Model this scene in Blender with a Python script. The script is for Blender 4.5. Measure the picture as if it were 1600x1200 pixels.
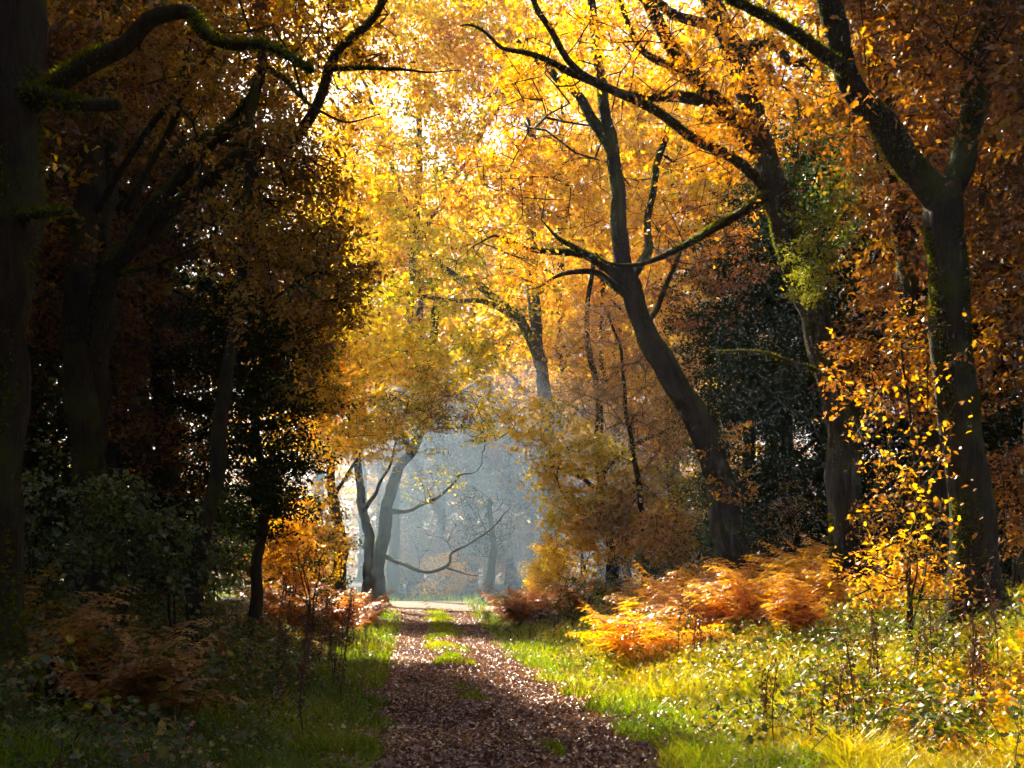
import bpy, math
import numpy as np

for o in list(bpy.data.objects):
    bpy.data.objects.remove(o, do_unlink=True)
S = bpy.context.scene
COL = S.collection
rng = np.random.default_rng(11)

# ------------------------------------------------------------------ camera
F, HX, HY, CZ = 1778.0, 800.0, 883.0, 1.7
cam = bpy.data.cameras.new('camera')
cam.sensor_width = 36.0
cam.lens = 36.0 * F / 1600.0
cam.shift_y = (HY - 600.0) / 1600.0
cam.clip_end = 2000.0
cam_ob = bpy.data.objects.new('camera', cam)
cam_ob.location = (0, 0, CZ)
cam_ob.rotation_euler = (math.radians(90), 0, 0)
COL.objects.link(cam_ob)
S.camera = cam_ob

# ------------------------------------------------------------------ sky, sun, exposure
SUN_EL, SUN_AZ = 38.0, -24.0          # azimuth from +Y, negative = towards -X
w = bpy.data.worlds.new('World')
S.world = w
w.use_nodes = True
nt = w.node_tree
nt.nodes.clear()
sky = nt.nodes.new('ShaderNodeTexSky')
sky.sky_type = 'NISHITA'
sky.sun_disc = False
sky.sun_elevation = math.radians(SUN_EL)
sky.sun_rotation = math.radians(SUN_AZ)
sky.dust_density = 3.0
bg = nt.nodes.new('ShaderNodeBackground')
bg.inputs['Strength'].default_value = 0.05
wo = nt.nodes.new('ShaderNodeOutputWorld')
nt.links.new(sky.outputs[0], bg.inputs[0])
nt.links.new(bg.outputs[0], wo.inputs[0])

sun = bpy.data.lights.new('sun', 'SUN')
sun.energy = 5.0
sun.angle = math.radians(0.55)
sun.color = (1.0, 0.86, 0.66)
sun_ob = bpy.data.objects.new('sun', sun)
ce = math.cos(math.radians(SUN_EL))
SD = np.array([math.sin(math.radians(SUN_AZ)) * ce, math.cos(math.radians(SUN_AZ)) * ce, math.sin(math.radians(SUN_EL))])
from mathutils import Vector, Matrix
sun_ob.rotation_euler = Vector(-SD).to_track_quat('-Z', 'Y').to_euler()
sun_ob.location = SD * 60
COL.objects.link(sun_ob)

S.view_settings.view_transform = 'Standard'
S.view_settings.look = 'None'
S.view_settings.exposure = 1.98
S.view_settings.gamma = 1.0
c = S.cycles
c.max_bounces = 5
c.diffuse_bounces = 2
c.glossy_bounces = 2
c.transmission_bounces = 4
c.transparent_max_bounces = 4
c.volume_bounces = 0
c.use_denoising = True
c.use_adaptive_sampling = True
c.adaptive_threshold = 0.06
c.adaptive_min_samples = 12
c.use_light_tree = False
c.sample_clamp_indirect = 4.0
c.caustics_reflective = False
c.caustics_refractive = False

# ------------------------------------------------------------------ helpers
def at(px, py, Y):
    return np.array([(px - HX) / F * Y, Y, CZ + (HY - py) / F * Y])

def sm(t):
    t = np.clip(t, 0, 1)
    return t * t * (3 - 2 * t)

def xc(Y):                                   # centre line of the track
    return 0.89 - 0.0917 * Y + 0.10 * np.sin(Y * 0.22)

def gz(x, Y):                                # height of the ground
    x = np.asarray(x, float); Y = np.asarray(Y, float)
    u = x - xc(Y)
    fade = 1 - 0.8 * sm((Y - 34) / 12)
    z = 1.0 * sm((u - 2.4) / 5.2) * fade + 0.65 * sm((-u - 2.0) / 4.5) * fade
    off = sm((np.abs(u) - 1.3) / 1.2)
    z = z + off * (0.07 * np.sin(x * 1.3 + 0.7 * Y) + 0.05 * np.sin(2.3 * x - 1.1 * Y + 1) + 0.03 * np.sin(4.1 * Y + x))
    z = z + (1 - off) * (0.05 * np.exp(-(u / 0.35) ** 2) - 0.03)
    return z

def vnoise(p, s, seed=0):                    # cheap smooth pseudo noise, about -1..1
    q = np.asarray(p) * s + seed * 7.31
    x, y = q[..., 0], q[..., 1]
    z = q[..., 2] if q.shape[-1] > 2 else 0
    return (np.sin(x * 1.7 + 1.3 * np.sin(y * 1.1 + z)) + np.sin(y * 1.9 + 1.7 * np.sin(z * 1.3 - x)) + np.sin(z * 2.1 + 1.1 * np.sin(x * 0.9 + y * 1.4)) ) / 2.4

def link(name, data, parent=None, loc=None):
    o = bpy.data.objects.new(name, data)
    COL.objects.link(o)
    if parent is not None:
        o.parent = parent
    if loc is not None:
        o.location = loc
    return o

def props(o, label=None, cat=None, group=None, kind=None):
    if label: o['label'] = label
    if cat: o['category'] = cat
    if group: o['group'] = group
    if kind: o['kind'] = kind
    return o

def mesh_np(name, V, Fc, mat, tint=None, smooth=False):
    V = np.ascontiguousarray(V, dtype=np.float32).reshape(-1, 3)
    Fc = np.ascontiguousarray(Fc, dtype=np.int32)
    m, k = Fc.shape
    me = bpy.data.meshes.new(name)
    me.vertices.add(len(V))
    me.vertices.foreach_set('co', V.ravel())
    me.loops.add(m * k)
    me.loops.foreach_set('vertex_index', Fc.ravel())
    me.polygons.add(m)
    me.polygons.foreach_set('loop_start', np.arange(0, m * k, k, dtype=np.int32))
    if smooth:
        me.polygons.foreach_set('use_smooth', np.ones(m, dtype=bool))
    if tint is not None:
        a = me.attributes.new('tint', 'FLOAT', 'FACE')
        a.data.foreach_set('value', np.ascontiguousarray(tint, dtype=np.float32))
    me.update(calc_edges=True)
    if mat is not None:
        me.materials.append(mat)
    return me

# ------------------------------------------------------------------ materials
def new_mat(name):
    m = bpy.data.materials.new(name)
    m.use_nodes = True
    m.node_tree.nodes.clear()
    return m, m.node_tree.nodes, m.node_tree.links

def ramp_node(N, stops):
    r = N.new('ShaderNodeValToRGB')
    e = r.color_ramp.elements
    while len(e) < len(stops):
        e.new(0.5)
    for i, (p, col) in enumerate(stops):
        e[i].position = p
        e[i].color = (*col, 1)
    return r

def leaf_mat(name, stops, trans=0.5, gloss=0.07, rough=0.38, boost=1.25):
    m, N, L = new_mat(name)
    a = N.new('ShaderNodeAttribute'); a.attribute_name = 'tint'
    r = ramp_node(N, stops)
    L.new(a.outputs['Fac'], r.inputs[0])
    hs = N.new('ShaderNodeHueSaturation')
    hs.inputs['Saturation'].default_value = 1.15
    hs.inputs['Value'].default_value = boost
    L.new(r.outputs[0], hs.inputs['Color'])
    d = N.new('ShaderNodeBsdfDiffuse'); t = N.new('ShaderNodeBsdfTranslucent'); g = N.new('ShaderNodeBsdfGlossy')
    L.new(r.outputs[0], d.inputs[0]); L.new(hs.outputs[0], t.inputs[0])
    g.inputs['Roughness'].default_value = rough
    g.inputs['Color'].default_value = (0.9, 0.9, 0.9, 1)
    x = N.new('ShaderNodeMixShader'); x.inputs[0].default_value = trans
    L.new(d.outputs[0], x.inputs[1]); L.new(t.outputs[0], x.inputs[2])
    y = N.new('ShaderNodeMixShader'); y.inputs[0].default_value = gloss
    L.new(x.outputs[0], y.inputs[1]); L.new(g.outputs[0], y.inputs[2])
    o = N.new('ShaderNodeOutputMaterial'); L.new(y.outputs[0], o.inputs[0])
    return m

YEL, GOLD, ORA, RUST = (0.80, 0.60, 0.03), (0.78, 0.50, 0.022), (0.72, 0.34, 0.016), (0.42, 0.15, 0.014)
LIME, GREEN, DKG, BROWN = (0.38, 0.36, 0.03), (0.12, 0.17, 0.02), (0.03, 0.05, 0.012), (0.16, 0.065, 0.02)
M = {}
M['gold'] = leaf_mat('leaf_gold', [(0, RUST), (0.22, ORA), (0.5, GOLD), (0.8, YEL), (1, LIME)], 0.6, boost=1.3)
M['yellow'] = leaf_mat('leaf_yellow', [(0, ORA), (0.25, GOLD), (0.55, YEL), (0.85, LIME), (1, GREEN)], 0.6, boost=1.3)
M['orange'] = leaf_mat('leaf_orange', [(0, BROWN), (0.3, RUST), (0.65, ORA), (1, GOLD)], 0.55)
M['dull'] = leaf_mat('leaf_dull', [(0, (0.09, 0.036, 0.014)), (0.25, (0.28, 0.105, 0.014)), (0.5, (0.46, 0.26, 0.015)), (0.75, (0.34, 0.28, 0.03)), (1, (0.07, 0.09, 0.015))], 0.45)
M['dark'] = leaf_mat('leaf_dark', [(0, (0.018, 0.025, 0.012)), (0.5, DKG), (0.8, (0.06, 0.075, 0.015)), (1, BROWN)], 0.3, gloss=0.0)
M['pale'] = leaf_mat('leaf_pale', [(0, (0.40, 0.22, 0.14)), (0.5, (0.52, 0.33, 0.17)), (0.8, (0.5, 0.38, 0.06)), (1, LIME)], 0.5, gloss=0.12)
M['mauve'] = leaf_mat('leaf_mauve', [(0, (0.17, 0.11, 0.10)), (0.45, (0.28, 0.17, 0.12)), (0.75, (0.38, 0.24, 0.11)), (1, (0.33, 0.32, 0.11))], 0.5)
M['green'] = leaf_mat('leaf_green', [(0, DKG), (0.45, (0.07, 0.11, 0.018)), (0.8, (0.2, 0.22, 0.025)), (1, (0.42, 0.34, 0.03))], 0.45, gloss=0.10)
M['ivy'] = leaf_mat('leaf_ivy', [(0, GREEN), (0.5, (0.28, 0.3, 0.03)), (1, (0.5, 0.45, 0.04))], 0.55)
M['bramble'] = leaf_mat('leaf_bramble', [(0, (0.04, 0.062, 0.012)), (0.55, (0.09, 0.125, 0.018)), (0.8, (0.24, 0.25, 0.03)), (0.93, (0.42, 0.33, 0.04)), (1, (0.35, 0.09, 0.02))], 0.42, gloss=0.055, rough=0.48)
M['grass'] = leaf_mat('grass_blade', [(0, (0.08, 0.16, 0.012)), (0.5, (0.20, 0.30, 0.018)), (0.85, (0.42, 0.44, 0.03)), (1, (0.52, 0.42, 0.08))], 0.55, gloss=0.04)
M['straw'] = leaf_mat('sunlit_straw_blade', [(0, (0.22, 0.30, 0.02)), (0.4, (0.48, 0.42, 0.035)), (0.75, (0.58, 0.42, 0.06)), (1, (0.5, 0.24, 0.04))], 0.6, gloss=0.05)  # dry blades, with the yellow of sunlit grass put into the colour
M['bracken'] = leaf_mat('bracken_orange', [(0, (0.5, 0.2, 0.015)), (0.5, (0.76, 0.38, 0.018)), (1, (0.82, 0.55, 0.03))], 0.6)
M['bracken_red'] = leaf_mat('bracken_rust', [(0, (0.34, 0.11, 0.025)), (0.5, (0.60, 0.22, 0.03)), (1, (0.7, 0.34, 0.07))], 0.5, gloss=0.1)
M['bracken_brown'] = leaf_mat('bracken_brown', [(0, (0.22, 0.09, 0.025)), (0.5, (0.44, 0.2, 0.03)), (1, (0.55, 0.36, 0.04))], 0.45, gloss=0.1)
M['litter'] = leaf_mat('fallen_leaves', [(0, (0.10, 0.036, 0.02)), (0.4, (0.30, 0.115, 0.05)), (0.75, (0.54, 0.30, 0.16)), (0.93, (0.68, 0.44, 0.24)), (1, (0.7, 0.42, 0.06))], 0.2, gloss=0.16, rough=0.4)
M['moss'] = leaf_mat('moss', [(0, (0.05, 0.07, 0.01)), (1, (0.22, 0.22, 0.02))], 0.5, gloss=0.0)
M['deadstem'] = leaf_mat('dead_stem', [(0, (0.05, 0.02, 0.015)), (0.6, (0.13, 0.045, 0.025)), (1, (0.3, 0.08, 0.03))], 0.25)

def bark_mat(name, c0, c1, moss, moss_amt):
    m, N, L = new_mat(name)
    tc = N.new('ShaderNodeTexCoord')
    mp = N.new('ShaderNodeMapping'); mp.inputs['Scale'].default_value = (13, 13, 2.0)
    L.new(tc.outputs['Object'], mp.inputs[0])
    n1 = N.new('ShaderNodeTexNoise'); n1.inputs['Scale'].default_value = 1.6; n1.inputs['Detail'].default_value = 7; n1.inputs['Roughness'].default_value = 0.65
    L.new(mp.outputs[0], n1.inputs['Vector'])
    r = ramp_node(N, [(0.3, c0), (0.7, c1)])
    L.new(n1.outputs['Fac'], r.inputs[0])
    n2 = N.new('ShaderNodeTexNoise'); n2.inputs['Scale'].default_value = 1.3; n2.inputs['Detail'].default_value = 5
    L.new(tc.outputs['Object'], n2.inputs['Vector'])
    geo = N.new('ShaderNodeNewGeometry'); sx = N.new('ShaderNodeSeparateXYZ')
    L.new(geo.outputs['Normal'], sx.inputs[0])
    ad = N.new('ShaderNodeMath'); ad.operation = 'MULTIPLY_ADD'; ad.inputs[1].default_value = 0.28
    L.new(sx.outputs['Z'], ad.inputs[0]); L.new(n2.outputs['Fac'], ad.inputs[2])
    mr = N.new('ShaderNodeMapRange'); mr.inputs['From Min'].default_value = 0.62 - moss_amt; mr.inputs['From Max'].default_value = 0.8 - moss_amt
    L.new(ad.outputs[0], mr.inputs['Value'])
    mx = N.new('ShaderNodeMix'); mx.data_type = 'RGBA'
    L.new(mr.outputs[0], mx.inputs[0]); L.new(r.outputs[0], mx.inputs[6])
    mx.inputs[7].default_value = (*moss, 1)
    b = N.new('ShaderNodeBump'); b.inputs['Strength'].default_value = 1.0; b.inputs['Distance'].default_value = 0.06
    L.new(n1.outputs['Fac'], b.inputs['Height'])
    p = N.new('ShaderNodeBsdfPrincipled'); p.inputs['Roughness'].default_value = 0.85
    p.inputs['Specular IOR Level'].default_value = 0.2
    L.new(mx.outputs[2], p.inputs['Base Color']); L.new(b.outputs[0], p.inputs['Normal'])
    o = N.new('ShaderNodeOutputMaterial'); L.new(p.outputs[0], o.inputs[0])
    return m
M['bark'] = bark_mat('oak_bark', (0.018, 0.014, 0.010), (0.065, 0.05, 0.033), (0.075, 0.085, 0.014), 0.12)
M['bark_grey'] = bark_mat('grey_bark', (0.06, 0.05, 0.04), (0.17, 0.145, 0.11), (0.08, 0.085, 0.02), 0.02)
M['twig'] = bark_mat('twig_bark', (0.025, 0.018, 0.012), (0.075, 0.055, 0.035), (0.07, 0.075, 0.015), 0.05)
M['twig_pale'] = bark_mat('pale_twig_bark', (0.14, 0.10, 0.085), (0.30, 0.22, 0.18), (0.12, 0.11, 0.05), -0.1)

def ground_mat(name, cols, scale, bump=0.5):
    m, N, L = new_mat(name)
    tc = N.new('ShaderNodeTexCoord')
    n1 = N.new('ShaderNodeTexNoise'); n1.inputs['Scale'].default_value = scale; n1.inputs['Detail'].default_value = 9; n1.inputs['Roughness'].default_value = 0.7
    L.new(tc.outputs['Object'], n1.inputs['Vector'])
    r = ramp_node(N, cols)
    L.new(n1.outputs['Fac'], r.inputs[0])
    n3 = N.new('ShaderNodeTexVoronoi'); n3.inputs['Scale'].default_value = scale * 9
    L.new(tc.outputs['Object'], n3.inputs['Vector'])
    b = N.new('ShaderNodeBump'); b.inputs['Strength'].default_value = bump; b.inputs['Distance'].default_value = 0.04
    L.new(n3.outputs['Distance'], b.inputs['Height'])
    p = N.new('ShaderNodeBsdfPrincipled'); p.inputs['Roughness'].default_value = 0.9; p.inputs['Specular IOR Level'].default_value = 0.2
    L.new(r.outputs[0], p.inputs['Base Color']); L.new(b.outputs[0], p.inputs['Normal'])
    o = N.new('ShaderNodeOutputMaterial'); L.new(p.outputs[0], o.inputs[0])
    return m
M['soil'] = ground_mat('woodland_floor', [(0.3, (0.035, 0.026, 0.014)), (0.5, (0.06, 0.055, 0.018)), (0.7, (0.07, 0.09, 0.02))], 1.5)
M['track'] = ground_mat('leafy_track', [(0.3, (0.05, 0.024, 0.018)), (0.5, (0.11, 0.05, 0.035)), (0.7, (0.2, 0.115, 0.08))], 6.0, 0.8)
M['clearing'] = ground_mat('gravel_clearing', [(0.3, (0.2, 0.15, 0.12)), (0.7, (0.36, 0.29, 0.22))], 3.0)

# ------------------------------------------------------------------ setting: ground, track, clearing
def grid_sheet(name, xs, ys, zf, mat, kind='structure'):
    X, Yg = np.meshgrid(xs, ys)
    Z = zf(X, Yg)
    V = np.stack([X, Yg, Z], -1).reshape(-1, 3)
    nx, ny = len(xs), len(ys)
    i = np.arange(nx - 1)[None, :] + np.arange(ny - 1)[:, None] * nx
    Fc = np.stack([i, i + 1, i + 1 + nx, i + nx], -1).reshape(-1, 4)
    o = link(name, mesh_np(name, V, Fc, mat, smooth=True))
    return props(o, kind=kind)

xs = np.concatenate([np.linspace(-190, -26, 14), np.linspace(-24, 24, 150), np.linspace(26, 190, 14)])
ys = np.concatenate([np.linspace(-190, -6, 14), np.linspace(-4, 80, 200), np.linspace(84, 190, 16)])
grid_sheet('ground', xs, ys, lambda X, Y: gz(X, Y), M['soil'])

def strip_sheet(name, Y0, Y1, nY, uL, uR, nU, lift, mat):
    Yv = np.linspace(Y0, Y1, nY)
    t = np.linspace(0, 1, nU)
    l = uL(Yv); r = uR(Yv)
    U = l[:, None] + (r - l)[:, None] * t[None]
    X = xc(Yv)[:, None] + U
    Yg = np.repeat(Yv[:, None], nU, 1)
    Z = gz(X, Yg) + lift
    V = np.stack([X, Yg, Z], -1).reshape(-1, 3)
    i = np.arange(nU - 1)[None, :] + np.arange(nY - 1)[:, None] * nU
    Fc = np.stack([i, i + 1, i + 1 + nU, i + nU], -1).reshape(-1, 4)
    return props(link(name, mesh_np(name, V, Fc, mat, smooth=True)), kind='structure')
track = strip_sheet('path', -3, 44, 160, lambda Y: -1.3 + 0.12 * np.sin(Y * 1.3), lambda Y: 1.28 + 0.12 * np.sin(Y * 1.1 + 2), 14, 0.012, M['track'])
strip_sheet('clearing', 42, 54, 30, lambda Y: -9 + 0 * Y, lambda Y: 9 + 0 * Y, 30, 0.02, M['clearing'])

# ------------------------------------------------------------------ leaf, twig and limb geometry
def leaves_geo(P, size, up=0.55, droop=0.35, width=0.55, fold=0.18, lobed=False):
    """kite-shaped leaves folded along the midrib: 4 vertices, 2 triangles each"""
    n = len(P)
    nrm = rng.normal(size=(n, 3)); nrm[:, 2] += up * 2.2
    nrm /= np.linalg.norm(nrm, axis=1, keepdims=True)
    a = rng.normal(size=(n, 3)); a[:, 2] -= droop
    a -= nrm * np.sum(a * nrm, 1, keepdims=True)
    a /= np.linalg.norm(a, axis=1, keepdims=True) + 1e-9
    b = np.cross(nrm, a)
    s = (size * rng.uniform(0.65, 1.3, n))[:, None]
    wv = s * width * rng.uniform(0.75, 1.15, n)[:, None] * 0.5
    if lobed:
        cv = rng.uniform(-0.3, 0.2, n)[:, None]
        def pt(f, wd):
            return P + a * s * f + nrm * s * cv * f * f + b * wv * wd + nrm * s * fold * abs(wd) * 0.7
        j = rng.uniform(0.8, 1.2, (6, n, 1))
        V = np.stack([P, pt(0.30, 0.85 * j[0]), pt(0.48, 0.5 * j[1]), pt(0.68, 1.0 * j[2]), pt(1.0, 0), pt(0.68, -1.0 * j[3]), pt(0.48, -0.5 * j[4]), pt(0.30, -0.85 * j[5])], 1).reshape(-1, 3)
        i = (np.arange(n) * 8)[:, None]
        Fc = np.concatenate([i + q for tri in ((0, 2, 1), (0, 7, 6), (0, 6, 2), (2, 4, 3), (2, 6, 4), (6, 5, 4)) for q in tri], 1).reshape(-1, 3)
        return V, Fc
    base = P
    tip = P + a * s + nrm * s * rng.uniform(-0.25, 0.15, n)[:, None]
    mid = P + a * s * 0.52
    l = mid + b * wv + nrm * s * fold
    r = mid - b * wv + nrm * s * fold
    V = np.stack([base, l, tip, r], 1).reshape(-1, 3)
    i = (np.arange(n) * 4)[:, None]
    Fc = np.concatenate([i + 0, i + 2, i + 1, i + 0, i + 3, i + 2], 1).reshape(-1, 3)
    return V, Fc

def seg_prisms(P0, R0, P1, R1, k=3):
    d = P1 - P0
    d = d / (np.linalg.norm(d, axis=1, keepdims=True) + 1e-9)
    ref = np.where(np.abs(d[:, 2:3]) > 0.9, np.array([[1.0, 0, 0]]), np.array([[0, 0, 1.0]]))
    u = np.cross(d, ref); u /= np.linalg.norm(u, axis=1, keepdims=True) + 1e-9
    v = np.cross(d, u)
    ang = np.arange(k) * 2 * np.pi / k
    ring = u[:, None] * np.cos(ang)[None, :, None] + v[:, None] * np.sin(ang)[None, :, None]
    A = P0[:, None] + ring * R0[:, None, None]
    B = P1[:, None] + ring * R1[:, None, None]
    V = np.concatenate([A, B], 1).reshape(-1, 3)
    n = len(P0)
    i0 = (np.arange(n) * 2 * k)[:, None]
    j = np.arange(k)[None]; j2 = (j + 1) % k
    Fc = np.stack([i0 + j, i0 + j2, i0 + k + j2, i0 + k + j], -1).reshape(-1, 4)
    return V, Fc

def catmull(P, n):
    P = np.asarray(P, float)
    if len(P) == 2:
        t = np.linspace(0, 1, n)[:, None]
        return P[0] * (1 - t) + P[1] * t
    E = np.vstack([2 * P[0] - P[1], P, 2 * P[-1] - P[-2]])
    m = len(P) - 1
    t = np.linspace(0, m, n)
    i = np.minimum(t.astype(int), m - 1); f = (t - i)[:, None]
    a, b, cc, d = E[i], E[i + 1], E[i + 2], E[i + 3]
    return 0.5 * (2 * b + (cc - a) * f + (2 * a - 5 * b + 4 * cc - d) * f ** 2 + (-a + 3 * b - 3 * cc + d) * f ** 3)

def limb_tube(P, R, k=14, rough=0.07, flare=None, wiggle=0.0, cap=True):
    """smooth tapered limb through points P with radii R (both given at control points)"""
    P = np.asarray(P, float); R = np.asarray(R, float)
    Ltot = np.sum(np.linalg.norm(np.diff(P, axis=0), axis=1))
    n = int(np.clip(Ltot / max(0.10, R.mean() * 0.8), 8, 120))
    C = catmull(P, n)
    rr = np.interp(np.linspace(0, len(P) - 1, n), np.arange(len(P)), R)
    if wiggle:
        t = np.linspace(0, Ltot, n); ph = rng.uniform(0, 6, 6)
        wv = np.stack([np.sin(t * 2.3 + ph[0]) + 0.6 * np.sin(t * 5.1 + ph[1]), np.sin(t * 2.0 + ph[2]) + 0.6 * np.sin(t * 4.7 + ph[3]), 0.8 * np.sin(t * 2.6 + ph[4])], 1)
        e = np.minimum(1, np.linspace(0, 6, n))[:, None]
        C = C + wv * wiggle * e
    if flare is not None:
        h = C[:, 2] - flare
        rr = rr * (1 + 0.75 * np.exp(-np.maximum(h, 0) / 0.45))
    T = np.gradient(C, axis=0); T /= np.linalg.norm(T, axis=1, keepdims=True)
    u = np.cross(T[0], [0.3, 1, 0.2]); u /= np.linalg.norm(u)
    U = np.zeros_like(C)
    for i in range(n):
        u = u - T[i] * np.dot(u, T[i]); u /= np.linalg.norm(u)
        U[i] = u
    W = np.cross(T, U)
    ang = np.arange(k) * 2 * np.pi / k
    ph = rng.uniform(0, 6, 4)
    s = np.linspace(0, Ltot, n)[:, None]
    mod = 1 + rough * (np.sin(3 * ang[None] + ph[0] + s * 0.9) + 0.7 * np.sin(5 * ang[None] + ph[1] - s * 1.7) + 0.6 * np.sin(2 * ang[None] + s * 3.1 + ph[2]) + 0.5 * rng.normal(size=(n, k)))
    mod = mod + (0.030 * np.sin(11 * ang[None] + 2.0 * np.sin(s * 1.3 + ph[1]) + ph[0]) if k > 20 else 0)
    for q in range(int(Ltot / 1.3)):                       # knots and swellings
        mod = mod + rng.uniform(0.05, 0.22) * np.exp(-((s - rng.uniform(0, Ltot)) / (rr.mean() * 0.9)) ** 2) * np.maximum(0, np.cos(ang[None] - rng.uniform(0, 6.28))) ** 4
    if flare is not None:
        mod = mod + 0.22 * np.exp(-np.maximum(C[:, 2:3] - flare, 0) / 0.3) * np.sin(4 * ang[None] + ph[3])
    ring = U[:, None] * np.cos(ang)[None, :, None] + W[:, None] * np.sin(ang)[None, :, None]
    V = (C[:, None] + ring * (rr[:, None] * mod)[:, :, None]).reshape(-1, 3)
    i = (np.arange(n - 1) * k)[:, None]; j = np.arange(k)[None]; j2 = (j + 1) % k
    Fc = np.stack([i + j, i + j2, i + k + j2, i + k + j], -1).reshape(-1, 4)
    if cap:
        tipi = len(V)
        V = np.vstack([V, C[-1] + T[-1] * rr[-1] * 0.5])
        q = (n - 1) * k
        Fc = np.vstack([Fc, np.stack([q + np.arange(k), q + (np.arange(k) + 1) % k, np.full(k, tipi), np.full(k, tipi)], -1)[:, :4]])
        Fc = Fc.copy()
    return V, Fc, C, rr

def clean_mesh(name, V, Fc, mat):
    """quads with a possible repeated last vertex (cap triangles)"""
    tri = Fc[:, 2] == Fc[:, 3]
    if not tri.any():
        return mesh_np(name, V, Fc, mat, smooth=True)
    q = Fc[~tri]; t3 = Fc[tri][:, :3]
    T = np.vstack([q[:, [0, 1, 2]], q[:, [0, 2, 3]], t3])
    return mesh_np(name, V, T, mat, smooth=True)

def moss_geo(C, rr, density, length):
    L = np.linalg.norm(np.diff(C, axis=0), axis=1)
    area = np.sum(L * rr[:-1]) * 6.28
    n = int(area * density)
    pr = L * rr[:-1]; pr /= pr.sum()
    i = rng.choice(len(L), n, p=pr); f = rng.uniform(0, 1, n)[:, None]
    p = C[i] * (1 - f) + C[i + 1] * f; r = rr[i]
    T = (C[i + 1] - C[i]) / L[i][:, None]
    d = rng.normal(size=(n, 3)) + np.array([-0.5, 0.25, 0.7])
    d -= T * np.sum(d * T, 1, keepdims=True); d /= np.linalg.norm(d, axis=1, keepdims=True)
    keep = vnoise(p, 1.6, 3) > -0.35
    p, r, T, d = p[keep], r[keep], T[keep], d[keep]; n = len(p)
    s = np.cross(T, d)
    base = p + d * (r * 0.93)[:, None]
    a = rng.uniform(-1, 1, n)[:, None]
    side = (T * np.cos(a * 3) + s * np.sin(a * 3)) * length * 0.45
    tip = base + d * (length * rng.uniform(0.5, 1.4, n))[:, None] + T * rng.normal(size=(n, 1)) * length * 0.5
    V = np.stack([base + side, base - side, tip], 1).reshape(-1, 3)
    Fc = np.arange(n * 3).reshape(-1, 3)
    return V, Fc, np.clip(rng.normal(0.5, 0.25, n), 0, 1)

def blob_targets(b):
    """points in an ellipsoid; centre px,py,Y; half sizes in px, px, metres; uneven with gaps"""
    c0 = at(b['c'][0], b['c'][1], b['c'][2])
    rx, ry, rY = b['r']
    k = b['c'][2] / F
    rad = np.array([rx * k, rY, ry * k])
    return ell_targets(c0, rad, b['n'], b.get('gap', 0.0))

def ell_targets(c0, rad, n, gap=0.0):
    out = []
    tot = 0
    while tot < n:
        p = rng.uniform(-1, 1, (n * 3, 3))
        d = np.sum(p * p, 1)
        p = p[d < 1]
        w0 = c0 + p * rad
        q = vnoise(w0, 0.9, 1) + 0.5 * vnoise(w0, 2.1, 2)
        w0 = w0[q > gap + rng.normal(size=len(w0)) * 0.15 - 0.4]
        out.append(w0); tot += len(w0)
    return np.concatenate(out)[:n]

def grow(nodes, targets, sag=0.10, step=0.45, rtip=0.008, rmax=0.06, reach=99):
    """connect every target to the nearest node already grown; returns twig segments"""
    cap = len(nodes) + len(targets) * 14 + 10
    P = np.zeros((cap, 3)); par = np.full(cap, -1)
    n0 = len(nodes); P[:n0] = nodes; n = n0
    d0 = np.array([np.min(np.sum((nodes - t) ** 2, 1)) for t in targets])
    for t in targets[np.argsort(d0)]:
        dv = P[:n] - t
        # branches prefer to come from below / the inside
        dd = np.sum(dv * dv, 1) + np.maximum(dv[:, 2], 0) ** 2 * 1.2
        i = int(np.argmin(dd))
        L = math.sqrt(np.sum((P[i] - t) ** 2))
        m = int(np.clip(round(L / step), 1, 12))
        f = (np.arange(1, m + 1) / m)[:, None]
        q = P[i] * (1 - f) + t * f
        arch = np.sin(f * np.pi)
        q[:, 2:3] += arch * sag * L
        q[:-1] += rng.normal(size=(m - 1, 3)) * 0.07 * min(L, 1.2) if m > 1 else 0
        P[n:n + m] = q
        par[n] = i; par[n + 1:n + m] = np.arange(n, n + m - 1)
        n += m
    P = P[:n]; par = par[:n]
    e = 2.4
    acc = np.zeros(n)
    isleaf = np.ones(n, bool); isleaf[par[par >= 0]] = False
    R = np.zeros(n)
    for i in range(n - 1, n0 - 1, -1):
        R[i] = max(rtip, acc[i] ** (1 / e)) if not isleaf[i] else rtip
        acc[par[i]] += R[i] ** e * 0.93
    R = np.minimum(R, rmax)
    idx = np.arange(n0, n)
    p = par[idx]
    R0 = np.where(p < n0, R[idx] * 1.15, R[p])
    return P[p], np.minimum(R0, R[idx] * 1.8), P[idx], R[idx], P[idx]

def cluster_leaves(T, per, spread, flat, size, tint, tint_sd, **kw):
    n = len(T)
    cnt = np.maximum(1, (per * rng.uniform(0.45, 1.5, n)).astype(int))
    rep = np.repeat(np.arange(n), cnt)
    # leaves sit along a few short shoots of the cluster
    g = rng.normal(size=(n, 5, 3)) * np.array([1, 1, flat])
    g /= np.linalg.norm(g, axis=2, keepdims=True) + 1e-6
    g *= np.array([1, 1, max(flat, 0.3)])
    which = rng.integers(0, 5, len(rep))
    f = rng.uniform(0.05, 1.0, len(rep))[:, None]
    sp = spread * rng.uniform(0.7, 1.3, n)[rep][:, None]
    P = T[rep] + g[rep, which] * f * sp + rng.normal(size=(len(rep), 3)) * spread * np.array([0.16, 0.16, 0.10])
    ct = tint + 0.6 * tint_sd * vnoise(T, 0.55, 5) + rng.normal(size=n) * tint_sd * 0.6
    tv = np.clip(ct[rep] + rng.normal(size=len(rep)) * tint_sd * 0.7, 0, 1)
    V, Fc = leaves_geo(P, size, **kw)
    return V, Fc, np.repeat(tv, len(Fc) // max(1, len(P)))

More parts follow.
